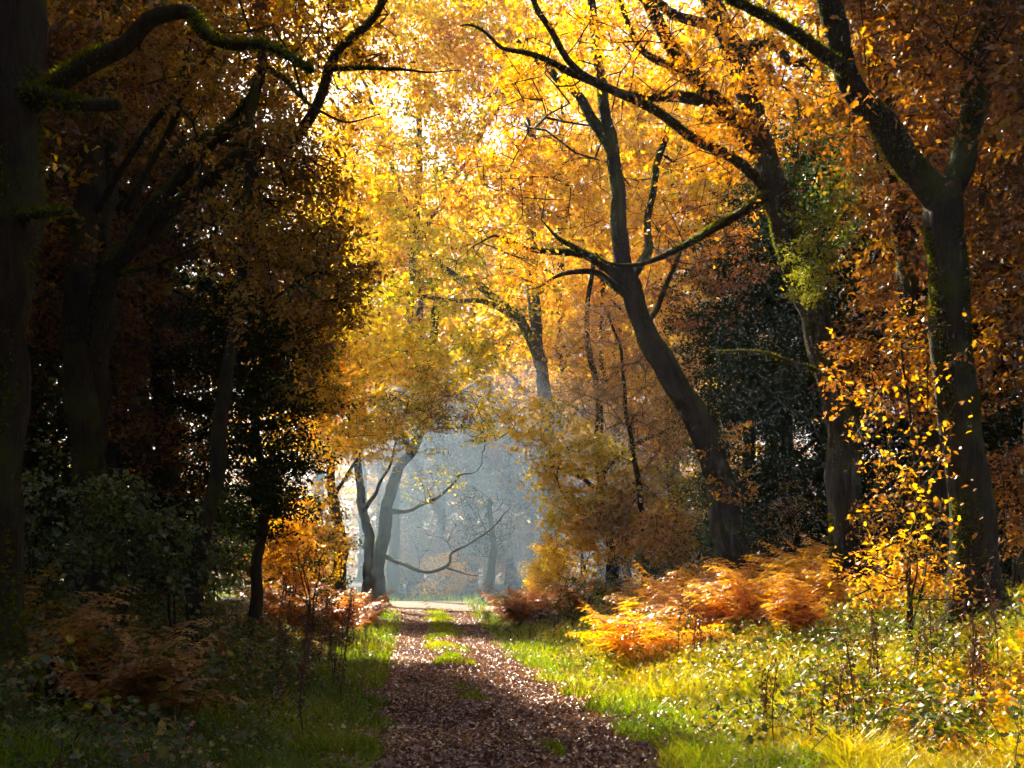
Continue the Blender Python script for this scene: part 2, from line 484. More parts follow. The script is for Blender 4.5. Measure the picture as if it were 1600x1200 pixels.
LEAFCOUNT = [0]
def build_tree(name, label, cat, base, limbs, crowns, group=None, bark='bark', twig='twig', leaf='gold', moss=0, k=26, flare=True, twig_kw={}, node_from=0.25):
    """limbs: [(part name, points (world), radii)], first one is the trunk; crowns: [dict(targets, per, spread, ...)]"""
    base = np.asarray(base, float)
    root = link(name, None, loc=base)
    props(root, label, cat, group)
    nodes = []
    for li, (pn, P, R) in enumerate(limbs):
        V, Fc, C, rr = limb_tube(P, R, k=k if li == 0 else max(6, k // 2), flare=base[2] if (flare and li == 0) else None, wiggle=0.055 if li else 0.025)
        link(pn, clean_mesh(pn, V - base, Fc, M[bark]), root)
        s0 = int(len(C) * node_from) if li == 0 else 1
        nodes.append(C[s0::2])
        if moss:
            V, Fc, tv = moss_geo(C, rr, moss, 0.035)
            if len(V):
                props(link('moss', mesh_np('moss', V - base, Fc, M['moss'], tv), root), kind='stuff')
    nodes = np.concatenate(nodes)
    if crowns:
        allT = np.concatenate([cr['T'] for cr in crowns])
        P0, R0, P1, R1, _ = grow(nodes, allT, **twig_kw)
        V, Fc = seg_prisms(P0, R0, P1, R1)
        props(link('twigs', mesh_np('twigs', V - base, Fc, M[twig]), root), kind='stuff')
        by = {}
        for cr in crowns:
            if cr.get('per', 60) <= 0: continue
            V, Fc, tv = cluster_leaves(cr['T'], cr.get('per', 60), cr.get('spread', 0.55), cr.get('flat', 0.6), cr.get('size', 0.1), cr.get('tint', 0.5), cr.get('sd', 0.2), **cr.get('kw', {}))
            by.setdefault(cr.get('mat', leaf), []).append((V, Fc, tv))
            LEAFCOUNT[0] += len(tv) // 2
        for mk, parts in by.items():
            off = 0; Vs = []; Fs = []; Ts = []
            for V, Fc, tv in parts:
                Vs.append(V); Fs.append(Fc + off); Ts.append(tv); off += len(V)
            props(link('crown', mesh_np('crown', np.vstack(Vs) - base, np.vstack(Fs), M[mk], np.concatenate(Ts)), root), kind='stuff')
    return root

def px_limb(pts, r0, r1, ground=False):
    """points (px, py, Y), radii in pixels at the limb's own depth"""
    P = np.array([at(*p) for p in pts])
    n = len(P)
    R = np.array([(r0 + (r1 - r0) * i / (n - 1)) * pts[i][2] / F for i in range(n)])
    if ground:
        x, y = P[0][0], P[0][1]
        P = np.vstack([[x, y, float(gz(x, y)) - 0.25], P]); R = np.concatenate([[R[0] * 1.05], R])
    return P, R

def px_tree(name, label, trunk, tr, others, blobs, cat='tree', **kw):
    """trunk: [(px,py,Y)...] from low to high, tr: (r0, r1) px; others: [(points, r0, r1)]"""
    P, R = px_limb(trunk, tr[0], tr[1], True)
    base = np.array([P[0][0], P[0][1], float(gz(P[0][0], P[0][1]))])
    limbs = [('trunk', P, R)] + [('limb', *px_limb(p, a, b)) for p, a, b in others]
    crowns = []
    for b in blobs:
        b = dict(b); b['T'] = blob_targets(b)
        if b['c'][2] < 45 and b['c'][1] > -120 and b.get('mat') != 'dark':
            b['kw'] = dict(b.get('kw', {}), lobed=True)
        crowns.append(b)
    return build_tree(name, label, cat, base, limbs, crowns, **kw)

# ------------------------------------------------------------------ the trees
#TREES
# near trunk at the left edge with the arching mossy limb
px_tree('oak_tree', 'black mossy trunk cut by the left edge, one long arching bare limb', [(-40, 860, 9.5), (-35, 700, 9.5), (-22, 520, 9.5), (-5, 380, 9.5), (8, 220, 9.6), (5, 80, 9.8), (-5, -120, 10), (-20, -500, 10.5)], (62, 55),
    [([(20, 190, 9.6), (80, 135, 9.5), (135, 98, 9.4), (195, 68, 9.3), (232, 26, 9.2), (285, 22, 9.1), (322, 58, 9.0), (370, 70, 8.9), (420, 62, 8.8), (485, 101, 8.7)], 17, 5),
     ([(20, 155, 9.6), (110, 153, 9.3), (192, 156, 9.0)], 14, 9),
     ([(10, 360, 9.5), (70, 345, 9.3), (112, 330, 9.1)], 12, 5)],
    [dict(c=(60, -330, 10.5), r=(420, 260, 3.0), n=90, per=70, spread=0.7, size=0.12, tint=0.4, mat='dull'),
     dict(c=(60, 230, 10.2), r=(60, 80, 0.8), n=7, per=8, spread=0.3, size=0.09, tint=0.5, mat='dull')], moss=1500, leaf='dull')

# twin-stemmed mossy tree on the left
px_tree('oak_tree', 'grey green mossy trunk on the left bank with long limbs arching over the track', [(138, 820, 19), (140, 735, 19), (128, 640, 19), (122, 520, 19), (128, 400, 19.1), (140, 280, 19.3), (150, 150, 19.6), (172, 0, 20), (190, -200, 20.5)], (27, 14),
    [([(142, 560, 19), (165, 470, 18.8), (185, 410, 18.6), (232, 358, 18.3), (300, 303, 18), (368, 256, 17.7), (432, 232, 17.5), (480, 190, 17.3), (520, 108, 17), (562, 48, 16.8), (610, -20, 16.5)], 15, 5),
     ([(150, 470, 18.9), (190, 395, 18.4), (250, 312, 18), (330, 232, 17.6), (390, 165, 17.2), (408, 90, 17), (414, -10, 16.8)], 13, 6),
     ([(268, 240, 18.0), (330, 205, 17.7), (382, 168, 17.4), (400, 130, 17.2)], 8, 5),
     ([(145, 700, 19.2), (158, 560, 19.3), (160, 420, 19.4), (170, 300, 19.6), (180, 150, 20), (200, 0, 20.3)], 20, 8),
     ([(195, 330, 18.8), (250, 220, 18.6), (300, 130, 18.3), (345, 60, 18)], 6, 3),
     ([(430, 233, 17.5), (380, 222, 17.7), (320, 218, 18)], 5, 2),
     ([(408, 95, 17), (450, 130, 16.6), (500, 175, 16.2), (540, 190, 16), (590, 170, 15.8)], 4, 0.6),
     ([(150, 330, 19.2), (200, 250, 18.6), (260, 170, 18), (290, 90, 17.6), (300, -10, 17.2)], 6, 3),
     ([(520, 108, 17), (570, 100, 16.7), (620, 110, 16.5), (660, 118, 16.3), (720, 112, 16.1)], 4, 0.6),
     ([(175, 430, 18.8), (240, 420, 18), (310, 380, 17.4), (360, 330, 17), (400, 300, 16.8)], 4, 0.8)],
    [dict(c=(330, 60, 17), r=(260, 150, 3.5), n=230, per=50, spread=0.55, size=0.10, tint=0.32, sd=0.26, mat='dull', gap=0.2),
     dict(c=(430, 330, 17), r=(130, 130, 2.5), n=90, per=45, spread=0.5, size=0.09, tint=0.5, mat='dull'),
     dict(c=(330, -260, 18), r=(420, 220, 4.5), n=260, per=75, spread=0.75, size=0.13, tint=0.45, mat='dull'),  # unseen canopy overhead, added to keep sun off the left side
     dict(c=(560, 60, 17), r=(70, 90, 1.6), n=26, per=36, spread=0.4, size=0.08, tint=0.25, sd=0.2, mat='gold')], moss=900, leaf='dull')

# slender trunk and the dark bushy tree on the left
px_tree('sapling_tree', 'slender dark trunk rising from brambles on the left bank', [(308, 905, 16), (330, 780, 16), (348, 640, 16), (362, 540, 16), (378, 430, 16.1), (385, 300, 16.2), (400, 120, 16.5)], (13, 6),
    [([(362, 540, 16), (420, 470, 15.6), (500, 430, 15.2)], 4, 1.5), ([(300, 870, 16), (250, 830, 15), (215, 880, 14.5)], 4, 2)],
    [dict(c=(440, 420, 16.5), r=(110, 140, 2.0), gap=0.45, n=70, per=48, spread=0.5, size=0.085, tint=0.3, sd=0.22, mat='dull'),
     dict(c=(530, 440, 16.5), r=(40, 60, 1.2), n=26, per=40, spread=0.4, size=0.08, tint=0.2, sd=0.25, mat='dull'),
     dict(c=(470, 250, 16.5), r=(60, 60, 1.2), n=26, per=40, spread=0.4, size=0.08, tint=0.3, sd=0.25, mat='dull'),
     dict(c=(500, 470, 16), r=(60, 120, 1.5), gap=0.45, n=42, per=50, spread=0.45, size=0.08, tint=0.35, sd=0.25, mat='dull')], moss=0, leaf='dull')
px_tree('holly_tree', 'dark bushy evergreen tree hanging over the left side of the track', [(400, 900, 22), (415, 780, 22), (398, 640, 22), (415, 500, 22), (400, 300, 22), (410, 150, 22)], (8, 4), [],
    [dict(c=(390, 560, 22), r=(115, 290, 3.0), gap=0.2, n=270, per=85, spread=0.6, size=0.09, tint=0.4, sd=0.25, mat='dark', kw=dict(droop=0.9)),
     dict(c=(430, 640, 21), r=(80, 180, 2.0), n=150, per=60, spread=0.5, size=0.08, tint=0.5, sd=0.25, mat='dark', kw=dict(droop=0.9)),
     dict(c=(525, 400, 20), r=(60, 170, 1.6), n=48, per=26, spread=0.5, size=0.10, tint=0.35, sd=0.25, mat='gold', gap=0.35),
     dict(c=(505, 640, 20), r=(40, 100, 1.2), n=26, per=26, spread=0.45, size=0.09, tint=0.4, sd=0.25, mat='gold', gap=0.3),
     dict(c=(480, 560, 21), r=(55, 150, 1.5), n=60, per=45, spread=0.45, size=0.075, tint=0.6, sd=0.2, mat='dull')], leaf='dark')

# leaning oak on the right bank
px_tree('leaning_oak_tree', 'oak with a trunk leaning out over the track, ferns at its foot', [(1150, 900, 27), (1138, 830, 27), (1122, 750, 27), (1098, 665, 26.8), (1050, 595, 26.5), (1016, 530, 26.3), (990, 470, 26.2), (974, 410, 26), (967, 330, 26), (958, 240, 26.2), (942, 150, 26.5), (928, 50, 27), (920, -80, 27.5)], (25, 5),
    [([(985, 465, 26.2), (955, 445, 25.8), (925, 428, 25.4), (890, 426, 25), (858, 436, 24.8), (835, 450, 24.7)], 7, 0.8),
     ([(985, 455, 26.2), (945, 418, 25.8), (905, 398, 25.4), (850, 388, 25), (800, 380, 24.6), (772, 372, 24.4), (740, 385, 24.3)], 9, 0.8),
     ([(925, 405, 25.5), (895, 385, 25.2), (868, 370, 25), (850, 345, 24.9)], 6, 0.8),
     ([(1005, 510, 26.3), (1040, 455, 26), (1062, 405, 25.6), (1078, 370, 25.4)], 5, 2),
     ([(985, 440, 26.1), (1005, 400, 26.5), (1022, 300, 27), (1040, 180, 27.3)], 8, 4),
     ([(958, 240, 26.2), (900, 150, 26.5), (860, 110, 26.8), (800, 60, 27)], 9, 3)],
    [dict(c=(840, 250, 26), r=(150, 130, 2), n=70, per=0), dict(c=(1060, 300, 26), r=(110, 130, 2), n=45, per=0), dict(c=(780, 410, 25), r=(90, 60, 1.5), n=45, per=3, spread=0.4, size=0.09, tint=0.2),
     dict(c=(840, 300, 33), r=(180, 95, 3.0), n=170, per=28, spread=0.55, size=0.15, tint=0.26, sd=0.24, gap=0.1),
     dict(c=(960, 190, 34), r=(220, 170, 3.2), n=240, per=28, spread=0.6, size=0.15, tint=0.33, sd=0.26, gap=0.1),
     dict(c=(800, 420, 25), r=(80, 45, 1.5), n=34, per=36, spread=0.45, size=0.085, tint=0.2, sd=0.2),
     dict(c=(1100, 420, 28), r=(110, 100, 2.5), n=80, per=40, spread=0.5, size=0.10, tint=0.2, sd=0.2, mat='orange'),
     dict(c=(1150, 720, 26.2), r=(48, 80, 0.8), n=26, per=20, spread=0.28, size=0.09, tint=0.62, sd=0.2, mat='orange')], moss=500)

# second oak on the right
px_tree('oak_tree', 'tall oak between the leaning oak and the big forked trunk, ivy tuft halfway up', [(1328, 930, 21), (1325, 860, 21), (1318, 760, 21), (1312, 650, 21), (1292, 560, 21), (1266, 470, 21), (1240, 400, 21), (1215, 325, 21), (1192, 235, 21), (1166, 140, 21.2), (1130, 50, 21.5), (1105, -40, 22), (1080, -200, 22.5)], (27, 14),
    [([(1190, 240, 21), (1150, 195, 20.7), (1110, 150, 20.4), (1066, 95, 20.1), (1030, 40, 19.8), (995, -25, 19.5)], 14, 8),
     ([(1120, 160, 20.5), (1060, 153, 20.2), (1000, 145, 19.8), (940, 130, 19.4), (880, 112, 19), (825, 88, 18.7), (785, 70, 18.5), (755, 42, 18.4), (720, 45, 18.4)], 9, 1),
     ([(1190, 290, 20.8), (1140, 240, 20.3), (1075, 205, 19.8), (1000, 168, 19.4), (945, 135, 19), (900, 95, 18.7), (850, 45, 18.5), (828, -15, 18.4)], 8, 4),
     ([(1080, 110, 20.2), (1040, 95, 20.0), (1000, 72, 19.8), (975, 45, 19.6), (965, -15, 19.5)], 6, 3),
     ([(1205, 300, 20.9), (1160, 330, 20.4), (1110, 365, 20), (1050, 392, 19.7), (1000, 408, 19.5), (960, 412, 19.3), (925, 400, 19.2)], 9, 0.8),
     ([(1150, 100, 21.2), (1200, 60, 20.8), (1240, 90, 20.4), (1290, 95, 20)], 10, 5),
     ([(1140, 60, 21.4), (1090, 35, 21), (1040, 10, 20.6), (1000, -20, 20.3)], 9, 5),
     ([(1300, 590, 21), (1240, 565, 20.4), (1180, 553, 20), (1115, 545, 19.6)], 4, 1.2)],
    [dict(c=(930, 90, 19.5), r=(190, 100, 1.6), n=60, per=0), dict(c=(1100, 330, 20), r=(110, 90, 1.5), n=40, per=3, spread=0.4, size=0.09, tint=0.5, mat='orange'),
     dict(c=(1150, 130, 20), r=(190, 150, 2.5), n=150, per=38, spread=0.5, size=0.10, tint=0.45, sd=0.2, mat='orange', gap=0.1),
     dict(c=(900, 60, 20), r=(200, 90, 2.0), n=70, per=32, spread=0.5, size=0.10, tint=0.25, sd=0.2, gap=0.15),
     dict(c=(1030, -300, 24), r=(300, 170, 3.5), n=260, per=60, spread=0.75, size=0.16, tint=0.35, sd=0.2, mat='dull'),  # crown above the view, made dense to shade the top right leaves
     dict(c=(1255, 400, 20), r=(58, 75, 1.0), n=55, per=46, spread=0.34, size=0.065, tint=0.5, sd=0.25, mat='ivy'),
     dict(c=(1300, 300, 20), r=(60, 130, 1.2), n=55, per=40, spread=0.4, size=0.08, tint=0.6, sd=0.25, mat='green')], moss=900)

# the big forked trunk on the right
px_tree('forked_oak_tree', 'big dark trunk near the right edge forking into two limbs', [(1527, 1000, 15), (1524, 930, 15), (1516, 800, 15), (1503, 680, 15), (1492, 560, 15), (1482, 450, 15), (1474, 360, 15), (1470, 290, 15)], (33, 28),
    [([(1470, 320, 15), (1435, 275, 14.9), (1395, 228, 14.7), (1350, 165, 14.5), (1320, 90, 14.3), (1300, 0, 14.1), (1285, -120, 14)], 24, 15),
     ([(1475, 315, 15), (1505, 240, 15.2), (1522, 150, 15.4), (1538, 60, 15.6), (1545, -60, 16)], 21, 14),
     ([(1325, 110, 14.3), (1280, 85, 13.9), (1235, 55, 13.6), (1180, 20, 13.4), (1140, -10, 13.3)], 11, 6)],
    [dict(c=(1480, 60, 16.5), r=(190, 230, 2.5), n=170, per=46, spread=0.5, size=0.10, tint=0.18, sd=0.2, mat='orange'),
     dict(c=(1420, -260, 15), r=(380, 200, 3.5), n=190, per=75, spread=0.75, size=0.13, tint=0.35, mat='dull'),
     dict(c=(1330, 130, 14), r=(110, 120, 1.4), n=26, per=12, spread=0.35, size=0.10, tint=0.55, mat='orange')], moss=1500)
px_tree('oak_tree', 'thinner dark trunk standing just behind the big forked trunk', [(1480, 950, 20), (1462, 760, 20), (1440, 580, 20), (1420, 430, 20), (1402, 320, 20), (1375, 150, 20.3), (1345, 0, 20.6), (1330, -150, 21)], (20, 12),
    [([(1395, 290, 20), (1360, 210, 19.8), (1335, 120, 19.5)], 8, 5)],
    [dict(c=(1420, 550, 18.5), r=(110, 130, 2), n=90, per=36, spread=0.45, size=0.095, tint=0.45, sd=0.22, mat='orange'),
     dict(c=(1480, 250, 20.5), r=(140, 220, 2.5), n=150, per=52, spread=0.55, size=0.10, tint=0.12, sd=0.2, mat='dull')], moss=500)

# young beech with large yellow leaves in front of the forked trunk
sapling = px_tree('beech_sapling', 'young beech with yellow and orange leaves before the big forked trunk', [(1420, 960, 14.2), (1425, 860, 14.2), (1432, 760, 14.2), (1420, 650, 14.1), (1412, 540, 14)], (3.5, 1.5),
    [([(1430, 800, 14.2), (1395, 770, 14), (1350, 760, 13.8)], 2, 0.8), ([(1425, 700, 14.1), (1380, 640, 13.9), (1350, 570, 13.8)], 2, 0.8), ([(1430, 780, 14.2), (1465, 720, 13.9), (1480, 660, 13.8)], 2, 0.8)],
    [dict(c=(1405, 640, 14), r=(110, 210, 1.2), n=85, per=5, spread=0.42, size=0.075, tint=0.15, sd=0.22, mat='gold', kw=dict(width=0.7)),
     dict(c=(1430, 790, 14), r=(75, 110, 0.8), n=40, per=5, spread=0.42, size=0.08, tint=0.25, sd=0.2, mat='gold', kw=dict(width=0.7))], leaf='gold')

# its nearest leaves one by one: ovate, curled, wavy
sl = []
for q in range(8):
    f = np.array([0, 0.18, 0.42, 0.7, 1.0]); wd = np.array([0, 0.26, 0.34, 0.22, 0]) * rng.uniform(0.85, 1.15, 5)
    cz = rng.uniform(-0.9, 0.3); cup = rng.uniform(0.1, 0.7)
    Vm = np.stack([f, 0 * f, cz * f ** 2 * 0.4], 1)
    Vl = Vm + np.stack([0 * f, wd, wd * cup + rng.normal(size=5) * 0.03], 1); Vr = Vm + np.stack([0 * f, -wd, wd * cup + rng.normal(size=5) * 0.03], 1)
    V = np.vstack([Vm, Vl[1:4], Vr[1:4], [[-0.35, 0, 0.05]], [[-0.35, 0.015, 0.06]]])
    Fc = np.array([[0, 1, 5], [1, 2, 6], [1, 6, 5], [2, 3, 7], [2, 7, 6], [3, 4, 7], [0, 8, 1], [1, 9, 2], [1, 8, 9], [2, 10, 3], [2, 9, 10], [3, 10, 4], [11, 12, 0]])
    tq = 0.05 + 0.075 * q
    sl.append(mesh_np('leaf', V, Fc, M['gold'], np.clip(tq + rng.normal(size=13) * 0.06, 0, 1)))
tm = [ch for ch in sapling.children if ch.name.startswith('twigs')][0].data
tw = np.zeros(len(tm.vertices) * 3, dtype=np.float32); tm.vertices.foreach_get('co', tw); tw = tw.reshape(-1, 3)
for q in range(230):
    p = tw[rng.integers(len(tw))] + rng.normal(size=3) * 0.02
    o = link('leaf', sl[rng.integers(8)], sapling)
    o.location = p
    o.rotation_euler = (rng.normal() * 0.7, rng.uniform(-0.2, 1.3), rng.uniform(0, 6.28))
    o.scale = (rng.uniform(0.045, 0.082),) * 3

# beech with layered golden sprays right of the far clearing
px_tree('beech_tree', 'golden beech with layered sprays above the far end of the track', [(958, 890, 36), (952, 800, 36), (934, 720, 36), (936, 640, 36), (918, 520, 36), (926, 400, 36)], (9, 3),
    [([(945, 780, 36), (900, 740, 35), (850, 730, 34)], 4, 1.5), ([(940, 740, 36), (1000, 690, 35), (1050, 670, 34)], 4, 1.5)],
    [dict(c=(925, 770, 34), r=(85, 90, 1.8), n=150, per=34, spread=0.7, size=0.14, tint=0.85, sd=0.18, flat=0.2),  # tint raised toward yellow in place of sunlight the canopy blocks
     dict(c=(1000, 800, 34.5), r=(75, 75, 1.8), n=110, per=34, spread=0.6, size=0.12, tint=0.62, sd=0.2, flat=0.25),
     dict(c=(870, 700, 33.5), r=(60, 70, 1.4), n=50, per=30, spread=0.7, size=0.14, tint=0.7, sd=0.15, flat=0.2),
     dict(c=(1030, 640, 36), r=(70, 100, 2.0), n=70, per=40, spread=0.6, size=0.10, tint=0.25, sd=0.2, mat='orange')], leaf='gold')
px_tree('larch_tree', 'pale twiggy tree with pinkish yellow foliage beside the leaning oak', [(1008, 890, 33), (1000, 760, 33), (980, 660, 33), (972, 560, 33), (950, 490, 33)], (5, 1.5), [],
    [dict(c=(945, 570, 33), r=(95, 110, 2.0), n=260, per=34, spread=0.6, size=0.09, tint=0.4, sd=0.25, mat='pale', kw=dict(width=0.3, droop=1.2)),
     dict(c=(1010, 640, 33), r=(75, 150, 1.8), n=170, per=24, spread=0.6, size=0.085, tint=0.5, sd=0.25, mat='pale', kw=dict(width=0.3, droop=1.2)),
     dict(c=(1060, 700, 33.5), r=(70, 150, 1.6), n=110, per=24, spread=0.55, size=0.08, tint=0.3, sd=0.25, mat='pale', kw=dict(width=0.35, droop=1.0))], twig='twig_pale', leaf='pale')

# far trees left of the clearing
px_tree('old_oak_tree', 'hazy far trunk curving up beside the clearing, low branch sweeping out', [(588, 915, 48), (592, 870, 48), (602, 820, 48), (606, 780, 48), (622, 735, 48), (650, 690, 48), (670, 600, 48), (680, 480, 48)], (12, 6),
    [([(602, 870, 48), (630, 882, 47), (662, 893, 46.5), (695, 884, 46), (712, 862, 45.5), (750, 838, 45), (785, 808, 44.6), (800, 790, 44.4)], 4, 0.5),
     ([(695, 885, 46), (715, 893, 45.7), (735, 900, 45.4), (755, 900, 45.2)], 2.2, 0.4),
     ([(610, 800, 48), (650, 795, 47), (690, 770, 46), (720, 745, 45), (745, 735, 44.5)], 4.5, 0.5),
     ([(640, 700, 48), (600, 620, 46), (560, 560, 44), (530, 500, 42)], 6, 2.5)],
    [dict(c=(700, 845, 46), r=(80, 45, 1.5), n=26, per=0), dict(c=(690, 760, 46), r=(60, 40, 1.5), n=40, per=6, spread=0.5, size=0.15, tint=0.7, mat='yellow'),
     dict(c=(590, 580, 39), r=(115, 115, 3), n=200, per=28, spread=0.85, size=0.19, tint=0.5, sd=0.2, mat='yellow', flat=0.35, gap=0.05),
     dict(c=(680, 650, 37), r=(110, 60, 2.0), n=42, per=26, spread=0.55, size=0.13, tint=0.75, sd=0.25, mat='yellow', gap=0.5),
     dict(c=(680, 590, 40), r=(150, 75, 2), n=95, per=30, spread=0.7, size=0.18, tint=0.6, sd=0.24, mat='yellow', flat=0.35),
     dict(c=(560, 300, 40), r=(85, 150, 2.5), n=75, per=30, spread=0.7, size=0.18, tint=0.45, sd=0.26, mat='gold'),
     dict(c=(570, 400, 42), r=(80, 130, 2.5), n=75, per=30, spread=0.75, size=0.19, tint=0.55, sd=0.24, mat='yellow'),
     dict(c=(790, 650, 41), r=(80, 45, 1.6), n=45, per=30, spread=0.6, size=0.16, tint=0.55, sd=0.24, mat='yellow', flat=0.3),
     dict(c=(700, 480, 42), r=(180, 120, 3), n=125, per=26, spread=0.8, size=0.20, tint=0.72, sd=0.22, mat='yellow', gap=0.05),
     dict(c=(560, 690, 37), r=(75, 60, 2), n=70, per=40, spread=0.6, size=0.11, tint=0.35, sd=0.18, mat='yellow', flat=0.3),
     dict(c=(680, 640, 34), r=(75, 42, 1.5), n=60, per=44, spread=0.5, size=0.085, tint=0.55, sd=0.25, mat='dull', flat=0.4)], k=10)
for lab, pts, r in (('leftmost of three dark far trunks behind the sunlit bracken', [(530, 905, 44), (533, 840, 44), (520, 780, 44), (515, 700, 44), (505, 560, 44)], 10),
                    ('middle far trunk, dark, forking low behind the sunlit bracken', [(575, 905, 45), (577, 850, 45), (568, 800, 45), (560, 740, 45), (545, 600, 45)], 9)):
    px_tree('oak_tree', lab, pts, (r, 5), [([pts[2], (pts[2][0] + 25, pts[2][1] - 40, 44), (pts[2][0] + 45, pts[2][1] - 90, 43.5), (pts[2][0] + 50, pts[2][1] - 130, 43)], 4, 0.6)],
        [dict(c=(pts[3][0] - 20, 600, 40), r=(90, 130, 2), n=100, per=28, spread=0.8, size=0.19, tint=0.35, sd=0.2, mat='gold', gap=0.05)], k=10)
px_tree('hornbeam_tree', 'tall hazy tree behind the golden beech, thick limb slanting left', [(862, 910, 52), (860, 820, 52), (856, 720, 52), (852, 620, 52), (840, 540, 52), (830, 400, 53), (830, 200, 54)], (13, 8),
    [([(848, 570, 52), (810, 500, 51), (760, 455, 50), (705, 425, 49), (672, 400, 48)], 9, 4), ([(845, 540, 52), (780, 480, 51), (700, 468, 50), (640, 462, 49), (612, 440, 48)], 5, 2)],
    [dict(c=(740, 330, 47), r=(200, 170, 4), n=110, per=30, spread=0.85, size=0.24, tint=0.55, sd=0.18, mat='yellow', gap=0.0),
     dict(c=(640, 150, 50), r=(220, 170, 5), n=250, per=30, spread=0.85, size=0.24, tint=0.55, sd=0.26, mat='gold', gap=0.15),
     dict(c=(650, 20, 54), r=(190, 90, 4), n=150, per=28, spread=1.1, size=0.25, tint=0.5, sd=0.18, mat='gold'),
     dict(c=(860, 120, 52), r=(230, 180, 5), n=250, per=30, spread=0.85, size=0.24, tint=0.36, sd=0.26, mat='gold', gap=0.15),
     dict(c=(1060, 260, 50), r=(170, 220, 5), n=250, per=30, spread=0.85, size=0.24, tint=0.28, sd=0.26, mat='gold', gap=0.15)], k=10, bark='bark_grey')
px_tree('tall_oak_tree', 'tall far oak with a high golden crown over the middle of the view', [(614, 905, 58), (618, 760, 58), (630, 600, 58), (645, 420, 58), (655, 250, 58), (650, 60, 58)], (9, 4),
    [([(640, 400, 58), (700, 300, 57), (770, 180, 57), (830, 60, 57)], 5, 2), ([(645, 350, 58), (600, 220, 58), (560, 100, 58)], 4, 2)],
    [dict(c=(640, 90, 58), r=(220, 160, 4), n=240, per=32, spread=0.95, size=0.27, tint=0.5, sd=0.26, mat='gold', gap=0.1),
     dict(c=(590, 320, 58), r=(120, 130, 3.5), n=150, per=32, spread=0.95, size=0.27, tint=0.5, sd=0.26, mat='gold', gap=0.1),
     dict(c=(800, 30, 58), r=(200, 130, 4), n=190, per=32, spread=0.95, size=0.27, tint=0.5, sd=0.26, mat='gold', gap=0.1)], k=9, bark='bark_grey')
px_tree('bare_thorn_tree', 'small bare tree with a round dark twiggy head in the clearing', [(763, 922, 54), (768, 880, 54), (772, 850, 54), (766, 815, 54), (764, 780, 54)], (8, 3), [],
    [dict(c=(735, 800, 54), r=(30, 45, 1.2), n=160, per=1, spread=0.3, size=0.1, tint=0.3, mat='dark'), dict(c=(780, 815, 54), r=(30, 55, 1.2), n=200, per=1, spread=0.3, size=0.1, tint=0.3, mat='dark'), dict(c=(757, 835, 54), r=(46, 40, 1.6), n=260, per=1, spread=0.3, size=0.1, tint=0.3, mat='dark')], k=8, twig_kw=dict(step=0.6, rtip=0.012, sag=0.02))

# generic woodland trees for both sides and the far edge: prototypes copied with their parts
def proto_tree(name, h, leafkey, n, per, size, tint, low, spread=0.8, width=2.6, sd=0.2, trunk=1.0):
    tr = np.array([[0, 0, -0.3], [0.1, 0, h * 0.2], [0.25, 0.1, h * 0.5], [0.1, 0, h * 0.8], [0, 0, h]])
    R = np.array([0.3, 0.24, 0.19, 0.1, 0.04]) * h / 14 * trunk
    limbs = [('trunk', tr, R)]
    for q in range(5):
        a = q * 2.4; z = h * (low + (0.9 - low) * (q + 0.5) / 5)
        l = width * 0.8
        limbs.append(('limb', np.array([[0.15, 0, z - 0.6], [math.cos(a) * l * 0.5, math.sin(a) * l * 0.5, z + 0.2], [math.cos(a) * l, math.sin(a) * l, z + 0.9]]), np.array([0.1, 0.06, 0.03]) * h / 14))
    T = np.concatenate([ell_targets(np.array([0, 0, h * (low + 1) / 2]), np.array([width, width, h * (1 - low) / 2 * 1.05]), n)])
    return build_tree(name, 'x', 'tree', (0, 0, 0), limbs, [dict(T=T, per=per, spread=spread, size=size, tint=tint, sd=sd, mat=leafkey)], k=9)

def copy_tree(root, loc, rz, sc, label, group=None):
    r = root.copy(); COL.objects.link(r)
    r.location = loc; r.rotation_euler = (0, 0, rz); r.scale = (sc, sc, sc)
    r['label'] = label
    if group: r['group'] = group
    for ch in root.children:
        cc = ch.copy(); COL.objects.link(cc); cc.parent = r
    return r
USED = set()
def put(root, px, Y, rz, sc, label, group=None):
    x = (px - HX) / F * Y
    loc = (x, Y, float(gz(x, Y)))
    if root.name in USED:
        return copy_tree(root, loc, rz, sc, label, group)
    USED.add(root.name)
    root.location = loc; root.rotation_euler = (0, 0, rz); root.scale = (sc,) * 3
    root['label'] = label
    if group: root['group'] = group
    return root

ORD = ['leftmost', 'second', 'third', 'fourth', 'fifth', 'sixth', 'seventh', 'eighth', 'ninth', 'tenth', 'eleventh', 'twelfth']
def row(root, spots, label, group):
    order = sorted(range(len(spots)), key=lambda i: spots[i][0])
    for i, (px, Y, sc) in enumerate(spots):
        k2 = order.index(i)
        put(root, px, Y, rng.uniform(0, 6), sc, label + (', leftmost of them' if k2 == 0 else ', %s from the left' % ORD[k2]), group)
dense = proto_tree('evergreen_tree', 13, 'dark', 420, 75, 0.13, 0.4, 0.08, width=3.0)
rust = proto_tree('oak_tree', 15, 'dull', 380, 70, 0.14, 0.16, 0.15, width=3.2)
mauve = proto_tree('birch_tree', 15, 'mauve', 330, 34, 0.2, 0.5, 0.06, width=3.2, sd=0.25, trunk=0.5)
goldp = proto_tree('oak_tree', 18, 'gold', 380, 30, 0.2, 0.45, 0.3, width=4.2, trunk=0.6)
row(dense, ((60, 27, 1.35), (230, 30, 1.25), (180, 39, 1.1), (-160, 24, 1.4), (-380, 20, 1.1)), 'dark evergreen in the gloom behind the trees of the left bank', 'dark evergreens behind the left bank')  # scaled up to block sun from the upper left leaves
row(rust, ((170, 24, 1.0), (265, 25, 1.05), (-60, 20, 1.0), (-300, 15, 1.05)), 'dull brown leaved oak crowding behind the left bank', 'brown oaks behind the left bank')
